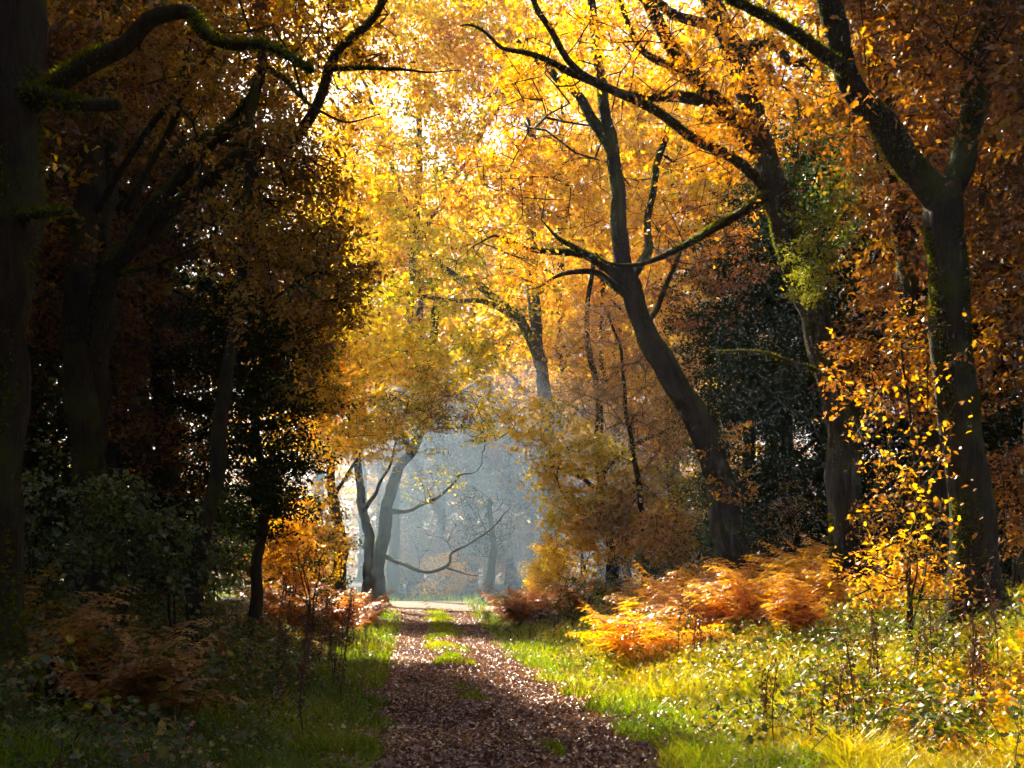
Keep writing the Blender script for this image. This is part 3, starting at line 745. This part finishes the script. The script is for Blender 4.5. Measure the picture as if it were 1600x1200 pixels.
row(dense, ((1170, 38, 1.0), (1240, 33, 0.95), (1310, 30, 1.0), (1420, 28, 1.1), (1560, 27, 1.1), (1680, 24, 1.1)), 'dark evergreen in the shade behind the right bank oaks', 'dark evergreens behind the right bank')
row(rust, ((1520, 25, 1.0), (1620, 20, 1.0), (1750, 16, 1.0)), 'rusty leaved oak in the shade behind the right bank', 'rusty oaks behind the right bank')
row(mauve, ((625, 76, 0.9), (690, 82, 1.0), (800, 80, 1.1), (850, 74, 1.1), (910, 80, 1.2), (690, 86, 1.2), (760, 92, 1.3), (830, 90, 1.3), (980, 86, 1.3), (1060, 80, 1.2)), 'hazy mauve brown tree beyond the clearing', 'hazy trees beyond the clearing')
row(goldp, ((1200, 42, 1.35), (1290, 40, 1.3), (940, 60, 1.1), (1120, 52, 1.1), (590, 100, 1.3), (640, 105, 1.3), (740, 108, 1.4), (860, 104, 1.4), (980, 104, 1.4), (1100, 100, 1.4)), 'golden oak crown far behind, above the clearing', 'far golden oaks')

row(goldp, ((430, 97, 1.9), (500, 92, 1.95), (570, 98, 1.95), (650, 93, 1.95), (730, 99, 1.95), (800, 94, 1.9)), 'tall golden oak far beyond the clearing', 'farthest tall oaks')
row(goldp, ((880, 64, 1.65), (960, 68, 1.7), (1050, 62, 1.6)), 'tall golden oak right of the clearing', 'tall golden oaks beyond the clearing')
for x, Y in ((-10, 4), (-13, 12), (-16, 22), (-18, 32), (-20, 42), (-9, -4), (10, 3), (13, 11), (17, 22), (20, 32), (22, 42), (9, -5), (0.5, -9), (-7.5, 2), (8, 2), (-5, -5), (5.5, -4), (-5, -12), (6, -12), (0.6, -17), (-12, -10), (12, -10), (-20, 3), (21, 4), (-24, 16), (26, 15), (-27, 30), (29, 30)):  # out-of-view trees added beside and behind the camera to cut sky light
    px = HX + x * F / Y if abs(Y) > 1e-3 else HX
    put(rust if (x + Y) % 2 else dense, px, Y, rng.uniform(0, 6), rng.uniform(1.0, 1.25), 'added woodland tree out of view, darkening the sides', 'added trees shading the sides')

# far-off wood that closes the view all round
def wood_mass():
    n = 60000
    a = rng.uniform(-1.15, 1.15, n)
    d = rng.uniform(112, 150, n)
    x = np.sin(a) * d; Y = np.cos(a) * d
    top = 17 + 5 * vnoise(np.stack([x, Y, 0 * x], 1), 0.12, 2)
    z = rng.uniform(0, 1, n) ** 0.9 * top
    P = np.stack([x, Y, z + gz(x, Y)], 1)
    V, Fc = leaves_geo(P, 0.75, width=0.8)
    tv = np.clip(0.5 + 0.25 * vnoise(P, 0.15, 4) + 0.15 * rng.normal(size=n), 0, 1)
    props(link('distant_wood', mesh_np('distant_wood', V, Fc, M['mauve'], np.repeat(tv, 2))), 'brown hazy wood closing the view beyond the clearing', 'woodland', kind='stuff')
wood_mass()

# ------------------------------------------------------------------ shrubs
def shrub(name, label, px, Y, wpx, h, n, per, size, mat, tint, group=None, sd=0.22, spread=0.35, cat='shrub', depth=1.0, twig='twig', kw={}):
    x = (px - HX) / F * Y; z = float(gz(x, Y))
    wd = wpx / F * Y
    limbs = []
    for q in range(4):
        e = rng.uniform(-0.6, 0.6); f = rng.uniform(-0.5, 0.5) * depth
        limbs.append(('stem', np.array([[x + e * 0.2, Y + f * 0.2, z - 0.1], [x + e * wd * 0.5, Y + f * 0.5, z + h * 0.45], [x + e * wd, Y + f, z + h * 0.85]]), np.array([0.022, 0.015, 0.007])))
    T = ell_targets(np.array([x, Y, z + h * 0.52]), np.array([wd, depth, h * 0.5]), n)
    return build_tree(name, label, cat, (x, Y, z), limbs, [dict(T=T, per=per, spread=spread, size=size, tint=tint, sd=sd, mat=mat, kw=kw)], group=group, k=6, flare=False, node_from=0.1, twig=twig)
for px, Y, wp, h, lab in ((60, 14, 90, 2.6, 'leftmost dark bush with yellow green leaves behind the brown bracken'), (180, 15, 90, 2.7, 'yellow green leaved bush before the mossy twin trunk'), (275, 15.5, 75, 2.4, 'dark green bush beside the slender trunk')):
    shrub('hazel_bush', lab, px, Y, wp, h, 80, 24, 0.085, 'green', 0.55, 'hazel bushes on the left bank', kw=dict(width=0.7))
thick = shrub('thicket_bush', 'x', 800, 30, 110, 3.6, 120, 46, 0.12, 'dark', 0.6, sd=0.3, spread=0.6, depth=1.6)
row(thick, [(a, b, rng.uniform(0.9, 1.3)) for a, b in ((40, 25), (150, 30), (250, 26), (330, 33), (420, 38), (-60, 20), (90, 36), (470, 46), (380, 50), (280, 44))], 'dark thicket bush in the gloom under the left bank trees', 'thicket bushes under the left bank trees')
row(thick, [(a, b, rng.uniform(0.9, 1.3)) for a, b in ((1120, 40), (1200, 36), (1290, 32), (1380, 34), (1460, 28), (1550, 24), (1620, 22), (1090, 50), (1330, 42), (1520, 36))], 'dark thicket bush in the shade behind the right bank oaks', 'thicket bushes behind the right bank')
shrub('beech_bush', 'rust red bush above the sunlit bracken on the left', 455, 27, 45, 2.6, 70, 40, 0.09, 'orange', 0.5)
shrub('thorn_bush', 'dark twiggy bush behind the red bush at the left verge', 490, 24, 45, 2.4, 90, 16, 0.06, 'dark', 0.5)
shrub('holly_bush', 'green bush at the foot of the golden beech', 1000, 29, 60, 1.5, 70, 40, 0.07, 'green', 0.5)
for px, Y, wp, h, mt, tn, lab in ((905, 37, 55, 3.6, 'gold', 0.55, 'golden bush spilling toward the clearing left of the beech trunk'), (965, 34, 55, 3.4, 'orange', 0.8, 'orange bush below the golden beech'), (1030, 31, 50, 2.6, 'gold', 0.45, 'amber bush between the beech and the leaning oak'), (860, 41, 32, 2.4, 'gold', 0.6, 'small yellow bush nearest the misty clearing on the right')):
    shrub('beech_bush', lab, px, Y, wp, h, 110, 30, 0.13, mt, tn, 'bushes around the golden beech', sd=0.22, spread=0.5)
for px, Y, wp, h, mt, tn, lab in ((500, 37, 45, 4.2, 'gold', 0.4, 'golden bush left of the far dark trunks'), (455, 33, 40, 3.4, 'orange', 0.7, 'orange brown bush behind the sunlit bracken on the left')):
    shrub('beech_bush', lab, px, Y, wp, h, 110, 28, 0.13, mt, tn, 'bushes by the far left trunks', sd=0.22, spread=0.5)
shrub('elder_bush', 'dark green bush between the bracken and the track on the right', 900, 27, 60, 1.3, 60, 40, 0.07, 'green', 0.6)
shrub('hawthorn_bush', 'tangled twiggy bush between the two right hand oaks', 1230, 26, 70, 2.6, 100, 14, 0.06, 'dull', 0.5, sd=0.3)
shrub('hawthorn_bush', 'tangled bush left of the big forked trunk with few orange leaves', 1400, 19, 80, 2.2, 90, 14, 0.07, 'orange', 0.6, sd=0.3)
shrub('hawthorn_bush', 'low leafy bush at the foot of the young beech', 1415, 13.9, 80, 1.5, 70, 20, 0.07, 'orange', 0.6, sd=0.3)
shrub('hawthorn_bush', 'leafy bush at the right edge behind the forked trunk', 1590, 16.5, 60, 2.6, 80, 26, 0.08, 'orange', 0.4)
for px, Y, lab in ((690, 60, 'low orange bush in the middle beyond the clearing'), (640, 63, 'brown bush left of the orange bush beyond the clearing'), (725, 62, 'dull green bush beside the bare round tree')):
    shrub('far_bush', lab, px, Y, 45, 2.2, 50, 30, 0.16, 'orange' if px == 690 else 'mauve', 0.8, 'bushes beyond the clearing', spread=0.6)

for px, Y, lab in ((612, 66, 'leftmost tall brown bush in the mist'), (665, 69, 'tall brown bush in the mist behind the orange bush'), (745, 68, 'tall brown bush in the mist behind the bare tree'), (815, 66, 'tall brown bush in the mist at the right of the opening')):
    shrub('far_bush', lab, px, Y, 42, 4.5, 60, 30, 0.2, 'mauve', 0.6, 'tall bushes in the mist', spread=0.8)
print('crown leaves', LEAFCOUNT[0])

# ------------------------------------------------------------------ bracken
def frond_geo(L, seed):
    r = np.random.default_rng(seed)
    n = 15
    t = np.linspace(0, 1, n)
    bend = r.uniform(0.55, 1.15)
    ang = math.radians(r.uniform(62, 78)) - t ** 1.3 * bend * 1.5
    dx = np.cos(ang); dz = np.sin(ang)
    X = np.concatenate([[0], np.cumsum((dx[1:] + dx[:-1]) / 2)]) * L / n
    Z = np.concatenate([[0], np.cumsum((dz[1:] + dz[:-1]) / 2)]) * L / n
    C = np.stack([X, 0.04 * L * np.sin(t * 3 + seed), Z], 1)
    V = []; Fq = []; tint = []
    def tri(a, b, c2, v):
        i = len(V); V.extend([a, b, c2]); Fq.append((i, i + 1, i + 2)); tint.append(v)
    for i in range(n - 1):                                  # rachis
        wv = 0.006 * (1 - t[i]) + 0.002
        s = np.array([0, wv, 0])
        tri(C[i] - s, C[i] + s, C[i + 1], 0.1)
        tri(C[i] + np.array([0, 0, wv]), C[i] - np.array([0, 0, wv]), C[i + 1], 0.1)
    m = 13
    for q in range(m):
        f = 0.28 + 0.7 * q / (m - 1)
        p = np.array([np.interp(f, t, C[:, j]) for j in range(3)])
        tg = np.array([np.interp(min(f + 0.03, 1), t, C[:, j]) for j in range(3)]) - p
        tg /= np.linalg.norm(tg) + 1e-9
        pl = L * 0.30 * (1 - (q / m) ** 1.25) * r.uniform(0.8, 1.1) + 0.02
        for sd in (-1, 1):
            d = np.array([tg[0] * 0.5, sd * 0.85, tg[2] * 0.4 - r.uniform(-0.1, 0.35)]); d /= np.linalg.norm(d)
            nk = max(3, int(7 * pl / (L * 0.3)))
            sidev = np.cross(d, [0, 0, 1.0]); sidev /= np.linalg.norm(sidev)
            v0 = np.clip(r.normal(0.5, 0.2), 0, 1)
            for k2 in range(nk):
                g0 = k2 / nk
                b0 = p + d * pl * g0 + np.array([0, 0, -0.25 * pl * g0 ** 2])
                b1 = p + d * pl * (g0 + 1.0 / nk) + np.array([0, 0, -0.25 * pl * (g0 + 1.0 / nk) ** 2])
                ll = pl * 0.29 * (1 - g0 * 0.85)
                for s2 in (-1, 1):
                    tip = (b0 + b1) / 2 + sidev * s2 * ll + d * ll * 0.45 + np.array([0, 0, r.uniform(-0.3, 0.3) * ll])
                    tri(b0, b1, tip, np.clip(v0 + r.normal(0, 0.12), 0, 1))
    return np.array(V), np.array(Fq), np.array(tint)
FR = {}
for mk in ('bracken', 'bracken_red', 'bracken_brown'):
    FR[mk] = []
    for s in range(4):
        V, Fc, tv = frond_geo(1.15, s + 3)
        FR[mk].append(mesh_np('frond', V, Fc, M[mk], tv))
def bracken(x, Y, mk, n, sc, label, group):
    z = float(gz(x, Y))
    root = link('bracken', None, loc=(x, Y, z - 0.03))
    props(root, label, 'bracken', group)
    for q in range(n):
        mq = mk if rng.uniform() < 0.88 else ('bracken_brown' if rng.uniform() < 0.45 else 'bracken_red')
        o = link('frond', FR[mq][rng.integers(4)], root)
        o.location = rng.normal(size=3) * np.array([0.08, 0.08, 0])
        o.rotation_euler = (rng.normal() * 0.15, rng.uniform(-0.35, 0.25), q * 6.283 / n + rng.uniform(-0.5, 0.5))
        o.scale = (sc * rng.uniform(0.6, 1.3),) * 3
    return root
def fill(n, pxr, Yr, mk, fr, sc, label, group, side=None):
    k2 = 0
    while k2 < n:
        px = rng.uniform(*pxr); Y = rng.uniform(*Yr)
        x = (px - HX) / F * Y
        u = x - float(xc(Y))
        if abs(u) < 2.0: continue
        bracken(x, Y, mk, fr, sc * rng.uniform(0.8, 1.15), label, group); k2 += 1
fill(48, (960, 1310), (17, 26), 'bracken', 8, 1.2, 'bright orange bracken in the big sunlit clump below the leaning oak', 'bracken below the leaning oak')
fill(26, (415, 600), (24, 36), 'bracken_red', 8, 1.25, 'reddish sunlit bracken on the left verge near the far end', 'bracken on the left verge')
fill(30, (770, 965), (27, 37), 'bracken_red', 8, 1.2, 'orange bracken at the far right corner of the track', 'bracken at the far right corner')
fill(13, (0, 275), (9.8, 13), 'bracken_brown', 9, 1.05, 'brown dying bracken in the shade of the left bank', 'brown bracken on the left bank')
fill(8, (1290, 1480), (17, 22), 'bracken_brown', 7, 0.9, 'brown bracken between the tall oak and the forked trunk', 'brown bracken on the right bank')
fill(4, (965, 1040), (18.5, 20), 'bracken_brown', 8, 0.75, 'dark withered bracken at the near left end of the orange clump', 'withered bracken beside the clump')

# ------------------------------------------------------------------ brambles, undergrowth, grass, leaf litter
def frame_points(n, Y0, Y1, pw=1.0, ur=None):
    """ground points spread so that near ones are as dense in the picture as far ones"""
    t = rng.uniform(0, 1, n)
    Y = (Y0 ** -pw + t * (Y1 ** -pw - Y0 ** -pw)) ** (-1 / pw)
    if ur is not None:
        return xc(Y) + rng.uniform(ur[0], ur[1], n), Y
    px = rng.uniform(-60, 1660, n)
    return (px - HX) / F * Y, Y

def undergrowth(name, label, n, side, mat, size, hmax, tint, sd, Yr=(6.5, 40), umin=2.0, patch=0.0, seed=1, lobed=False):
    x, Y = frame_points(n * 5, *Yr)
    u = (x - xc(Y)) * side
    p2 = np.stack([x, Y, 0 * x], 1)
    keep = (u > umin + 0.5 * vnoise(p2, 0.8, seed + 9)) & (vnoise(p2, 0.5, seed) + 0.4 * vnoise(p2, 1.4, seed + 3) > patch)
    x, Y, u = x[keep][:n], Y[keep][:n], u[keep][:n]
    p2 = p2[keep][:n]
    hh = hmax * (0.45 + 0.55 * (0.5 + 0.5 * vnoise(p2, 0.9, seed + 5))) * np.minimum(1, 0.3 + (u - umin) * 0.5).clip(0.15, 1)
    z = gz(x, Y) + hh * rng.uniform(0.1, 1, len(x)) ** 0.7
    V, Fc = leaves_geo(np.stack([x, Y, z], 1), size, up=0.7, width=0.75, lobed=lobed)
    tv = np.clip(tint + sd * vnoise(p2, 0.7, seed + 2) + rng.normal(size=len(x)) * sd, 0, 1)
    o = link(name, mesh_np(name, V, Fc, M[mat], np.repeat(tv, 6 if lobed else 2)))
    return props(o, label, 'undergrowth', kind='stuff')
undergrowth('bramble_undergrowth', 'low dark bramble leaves covering the shaded left bank', 52000, -1, 'bramble', 0.065, 0.75, 0.58, 0.25, seed=1, lobed=True)
undergrowth('bramble_undergrowth', 'low bramble leaves scattered through the sunlit right bank', 9000, 1, 'bramble', 0.055, 0.45, 0.78, 0.2, umin=2.6, patch=0.4, seed=2)

undergrowth('nettle_undergrowth', 'green nettles and low plants crowding the right edge of the track', 22000, 1, 'green', 0.07, 0.55, 0.85, 0.2, Yr=(13, 38), umin=1.8, patch=-0.15, seed=5)
undergrowth('fern_undergrowth', 'rusty low leaves scattered among the grass of the right bank', 9000, 1, 'bracken', 0.07, 0.45, 0.5, 0.25, Yr=(7, 30), umin=2.8, patch=0.1, seed=7)

undergrowth('bank_litter', 'brown fallen leaves caught in the grass of the right bank', 7000, 1, 'litter', 0.06, 0.32, 0.6, 0.25, Yr=(7, 26), umin=2.2, patch=-0.4, seed=15)
undergrowth('verge_weeds', 'small weeds and clover leaves along the left edge of the track', 9000, -1, 'green', 0.04, 0.22, 0.6, 0.25, Yr=(7, 34), umin=1.3, patch=0.0, seed=11)
undergrowth('verge_weeds', 'small weeds and clover leaves along the right edge of the track', 10000, 1, 'green', 0.04, 0.22, 0.7, 0.25, Yr=(7, 34), umin=1.4, patch=0.1, seed=12)

# arching brambles as single plants
def bramble_proto(seed):
    root = link('bramble', None)
    Ls = []; Pp = []
    for q in range(5):
        a = rng.uniform(0, 6.28); l = rng.uniform(0.6, 1.2); h = rng.uniform(0.35, 0.75)
        t = np.linspace(0, 1, 9)
        C = np.stack([np.cos(a) * l * t, np.sin(a) * l * t, h * np.sin(t * 2.6) + 0.02], 1) + rng.normal(size=(9, 3)) * 0.02
        Ls.append((C[:-1], C[1:])); Pp.append(np.repeat(C[2:], 5, 0) + rng.normal(size=(35, 3)) * 0.05)
    P0 = np.vstack([a for a, b in Ls]); P1 = np.vstack([b for a, b in Ls])
    V, Fc = seg_prisms(P0, np.full(len(P0), 0.005), P1, np.full(len(P0), 0.004))
    link('stems', mesh_np('stems', V, Fc, M['deadstem'], np.full(len(Fc), 0.6)), root)
    V, Fc = leaves_geo(np.vstack(Pp), 0.075, up=0.9, width=0.75, lobed=True)
    props(link('leaves', mesh_np('leaves', V, Fc, M['bramble'], np.repeat(np.clip(rng.normal(0.55, 0.22, len(Fc) // 6), 0, 1), 6)), root), kind='stuff')
    props(root, 'x', 'bramble')
    return root
bp = [bramble_proto(s) for s in range(3)]
def scatter_brambles(n, pxr, Yr, label, group):
    k2 = 0
    while k2 < n:
        px = rng.uniform(*pxr); Y = Yr[0] * (Yr[1] / Yr[0]) ** rng.uniform()
        x = (px - HX) / F * Y
        if abs(x - float(xc(Y))) < 2.5: continue
        put(bp[rng.integers(3)], px, Y, rng.uniform(0, 6), rng.uniform(0.7, 1.1), label, group); k2 += 1
scatter_brambles(46, (-20, 520), (7.5, 22), 'arching bramble with pale glinting leaves on the shaded left bank', 'brambles on the left bank')
scatter_brambles(20, (1060, 1620), (8, 17), 'low bramble with shiny green leaves in the sunlit right bank grass', 'brambles on the right bank')

scatter_brambles(16, (840, 1120), (16, 28), 'bramble bush crowding the right verge in front of the bracken', 'brambles on the right verge')

def grass(name, label, n, rule, mat, hgt, tint, sd, Yr=(6.5, 42), seed=1, lean=0.35, wd=0.006, ur=None):
    x, Y = frame_points(n * 6, *Yr, ur=ur)
    p2 = np.stack([x, Y, 0 * x], 1)
    keep = rule(x - xc(Y), Y, p2)
    x, Y, p2 = x[keep][:n], Y[keep][:n], p2[keep][:n]
    n = len(x)
    h = hgt * rng.uniform(0.4, 1.3, n) * (0.85 + 0.35 * vnoise(p2, 0.8, seed + 4) + 0.35 * vnoise(p2, 3.1, seed + 6))
    a = rng.uniform(0, 6.283, n); a2 = rng.uniform(0, 6.283, n)
    d = np.stack([np.cos(a), np.sin(a), 0 * a], 1)
    s = np.stack([np.cos(a2), np.sin(a2), 0 * a], 1) * (wd * (0.5 + Y / 14))[:, None]
    b = np.stack([x, Y, gz(x, Y) - 0.01], 1)
    ln = (h * rng.uniform(0.2, 1.0, n) * lean)[:, None]
    up = np.array([0, 0, 1.0])
    m1 = b + up * (h * 0.55)[:, None] + d * ln * 0.4
    tip = b + up * (h * rng.uniform(0.8, 1.0, n))[:, None] + d * ln * 1.5
    V = np.stack([b - s, b + s, m1 + s * 0.7, m1 - s * 0.7, tip], 1).reshape(-1, 3)
    i = (np.arange(n) * 5)[:, None]
    Fc = np.concatenate([i, i + 1, i + 2, i, i + 2, i + 3, i + 3, i + 2, i + 4], 1).reshape(-1, 3)
    tv = np.clip(tint + sd * vnoise(p2, 0.6, seed) + rng.normal(size=n) * sd * 0.7, 0, 1)
    o = link(name, mesh_np(name, V, Fc, M[mat], np.repeat(tv, 3)))
    return props(o, label, 'grass', kind='stuff')
median = lambda u, Y, p: (np.abs(u - 0.08 * np.sin(Y * 0.7)) < 0.22 + 0.25 * vnoise(p, 1.1, 12)) & (vnoise(p, 0.8, 13) + 0.03 * (Y - 14) > -0.1)
edge = lambda p: 0.22 * vnoise(p, 1.7, 4)
grass('verge_grass', 'short green grass along both edges of the leafy track', 60000, lambda u, Y, p: (np.abs(u) > 1.24 + edge(p)) & (u < 2.9 + 2 * edge(p)) & (u > -2.2 + edge(p)), 'grass', 0.17, 0.5, 0.3, seed=1, lean=0.7)
grass('bank_grass', 'long yellow green grass on the sunlit right bank', 72000, lambda u, Y, p: (u > 2.3 + edge(p)) & (Y < 30), 'straw', 0.36, 0.4, 0.3, seed=2, lean=0.8, Yr=(6.5, 30))
grass('left_bank_grass', 'dull straw grass among the brambles of the left bank', 7000, lambda u, Y, p: (u < -2.0 + edge(p)) & (vnoise(p, 0.6, 8) > 0.1), 'grass', 0.27, 0.3, 0.3, seed=3, lean=0.9, Yr=(6.5, 26))
grass('median_grass', 'patches of short grass down the middle of the track', 16000, lambda u, Y, p: median(u, Y, p) & (rng.uniform(size=len(u)) < 0.8), 'grass', 0.11, 0.55, 0.25, seed=5, ur=(-0.8, 0.8))
grass('clearing_grass', 'thin grass at the far side of the clearing', 14000, lambda u, Y, p: (Y > 53) | (np.abs(u) > 1.6), 'grass', 0.25, 0.5, 0.2, seed=6, Yr=(42, 64))

def litter_points(n, Yr):
    x, Y = frame_points(n * 3, *Yr, pw=1.0, ur=(-3.2, 3.4))
    u = x - xc(Y)
    p2 = np.stack([x, Y, 0 * x], 1)
    pr = np.where(np.abs(u) < 1.33 + edge(p2), 1.0, np.where(np.abs(u) < 2.6, 0.16, 0.04))
    pr = np.where(median(u, Y, p2), 0.12, pr)
    pr = pr * np.clip(0.75 + 0.6 * vnoise(p2, 1.5, 21) + 0.3 * np.cos((np.abs(u) - 0.62) * 5.5 + 3.14), 0.25, 1)
    keep = rng.uniform(size=len(x)) < pr
    x, Y = x[keep][:n], Y[keep][:n]
    u = np.abs(x - xc(Y))
    return np.stack([x, Y, gz(x, Y) + 0.02 + rng.uniform(0, 0.03, len(x)) + rng.uniform(0.02, 0.12, len(x)) * sm((u - 1.15) / 0.4)], 1)
P = litter_points(52000, (6.5, 44))
V, Fc = leaves_geo(P, 0.052, up=1.0, droop=0, width=0.7, fold=0.2)
tv = np.clip(0.52 + 0.2 * vnoise(P * np.array([1, 1, 0]), 1.1, 6) + 0.16 * vnoise(P * np.array([1, 1, 0]), 0.4, 16) + rng.normal(size=len(P)) * 0.27, 0, 1)
props(link('leaf_litter', mesh_np('leaf_litter', V, Fc, M['litter'], np.repeat(tv, 2))), 'brown and russet fallen leaves carpeting the track', 'fallen leaves', kind='stuff')
# the nearest fallen leaves, one by one
lv = []
for s in range(5):
    ang = np.linspace(0, 2 * np.pi, 14, endpoint=False)
    rr = 1 + 0.22 * np.cos(ang * 5)
    xy = np.stack([np.cos(ang) * 0.045 * rr, np.sin(ang) * 0.026 * rr], 1)
    z = 0.012 * rng.normal(size=14) + xy[:, 1] ** 2 * 14
    V = np.vstack([np.column_stack([xy, z]), [[0, 0, 0.0]]])
    Fc = np.array([[i, (i + 1) % 14, 14] for i in range(14)])
    lv.append(mesh_np('leaf', V, Fc, M['litter'], np.clip(0.25 + 0.16 * s + rng.normal(size=14) * 0.03, 0, 1)))
Pn = litter_points(4000, (8.7, 12.5))
Pn = Pn[np.abs(Pn[:, 0] - xc(Pn[:, 1])) < 1.25][:240]
for p in Pn:
    o = link('leaf', lv[rng.integers(5)], track)
    o.location = p + np.array([0, 0, 0.015])
    o.rotation_euler = (rng.normal() * 0.35, rng.normal() * 0.35, rng.uniform(0, 6.28))
    o.scale = (rng.uniform(0.55, 0.95),) * 3

# dead stems of dock and willowherb
def stem_proto(seed, h):
    root = link('dead_stem', None)
    t = np.linspace(0, 1, 8)
    C = np.stack([0.06 * np.sin(t * 2 + seed), 0.05 * np.sin(t * 3), t * h], 1)
    V, Fc = seg_prisms(C[:-1], np.full(7, 0.007), C[1:], np.full(7, 0.005), 4)
    link('stem', mesh_np('stem', V, Fc, M['deadstem'], np.full(len(Fc), 0.15)), root)
    P = C[rng.integers(3, 8, 90)] + rng.normal(size=(90, 3)) * np.array([0.03, 0.03, 0.06])
    V, Fc = leaves_geo(P, 0.045, up=0.1, droop=1.2, width=0.5)
    props(link('seed_head', mesh_np('seed_head', V, Fc, M['deadstem'], np.repeat(np.clip(rng.normal(0.35, 0.25, 90), 0, 1), 2)), root), kind='stuff')
    props(root, 'x', 'dead stem')
    return root
sp = [stem_proto(s, h) for s, h in ((1, 0.8), (2, 1.0), (3, 0.65))]
def scatter_stems(n, pxr, Yr, label, group, umin=1.9):
    k2 = 0; tries = 0
    while k2 < n and tries < 4000:
        tries += 1
        px = rng.uniform(*pxr); Y = rng.uniform(*Yr)
        x = (px - HX) / F * Y
        if abs(x - float(xc(Y))) < umin: continue
        put(sp[rng.integers(3)], px, Y, rng.uniform(0, 6), rng.uniform(0.75, 1.25), label, group); k2 += 1
scatter_stems(26, (440, 580), (11, 24), 'dark dead weed stalk on the shaded left verge', 'dead stalks on the left verge', 1.7)
scatter_stems(18, (1180, 1560), (9.5, 12), 'dark dried dock stalk standing in the sunlit grass', 'dock stalks in the sunlit grass')
scatter_stems(9, (960, 1120), (15, 19), 'withered stalk before the orange bracken on the right', 'withered stalks before the orange bracken', 2.0)
scatter_stems(8, (780, 900), (24, 32), 'brown stalk at the foot of the far right bracken', 'stalks by the far right bracken', 1.8)

# ------------------------------------------------------------------ haze
m, N, L = new_mat('haze')
pv = N.new('ShaderNodeVolumePrincipled')
pv.inputs['Color'].default_value = (0.68, 0.84, 1.0, 1)
pv.inputs['Density'].default_value = 0.0007
pv.inputs['Anisotropy'].default_value = 0.15
o = N.new('ShaderNodeOutputMaterial'); L.new(pv.outputs[0], o.inputs['Volume'])
hx, y0, y1, z0, z1 = 195.0, -195.0, 195.0, -1.6, 42.0
V = np.array([[sx * hx, yy, zz] for zz in (z0, z1) for yy in (y0, y1) for sx in (-1, 1)])
Fc = np.array([[0, 2, 3, 1], [4, 5, 7, 6], [0, 1, 5, 4], [2, 6, 7, 3], [0, 4, 6, 2], [1, 3, 7, 5]])
props(link('haze', mesh_np('haze', V, Fc, m)), 'thin pale woodland mist filling the air', 'haze', kind='stuff')
# mist lying in the clearing, a low dome of paler air
m2, N, L = new_mat('mist')
pv = N.new('ShaderNodeVolumePrincipled')
pv.inputs['Color'].default_value = (0.52, 0.77, 1.0, 1)
pv.inputs['Density'].default_value = 0.0115
pv.inputs['Anisotropy'].default_value = 0.3
o = N.new('ShaderNodeOutputMaterial'); L.new(pv.outputs[0], o.inputs['Volume'])
nu, nv = 28, 16
th = np.arange(nu) * 2 * np.pi / nu; ph = np.linspace(-np.pi / 2, np.pi / 2, nv + 2)[1:-1]
V = np.concatenate([np.array([[-1.5 + 9 * np.cos(p) * np.cos(t), 55 + 15 * np.cos(p) * np.sin(t), 4 + 7.5 * np.sin(p)] for p in ph for t in th]), [[-1.5, 55, -3.5], [-1.5, 55, 11.5]]])
q = []
for i in range(nv - 1):
    for j in range(nu):
        a, b = i * nu + j, i * nu + (j + 1) % nu
        q += [[a, b, b + nu], [a, b + nu, a + nu]]
for j in range(nu):
    q += [[nu * nv, (j + 1) % nu, j], [nu * nv + 1, (nv - 1) * nu + j, (nv - 1) * nu + (j + 1) % nu]]
props(link('mist', mesh_np('mist', V, np.array(q), m2)), 'pale blue mist hanging over the clearing at the end of the track', 'mist', kind='stuff')
tot = sum(len(o.data.polygons) for o in bpy.data.objects if o.type == 'MESH')
print('faces with copies', tot, 'unique', sum(len(me.polygons) for me in bpy.data.meshes))
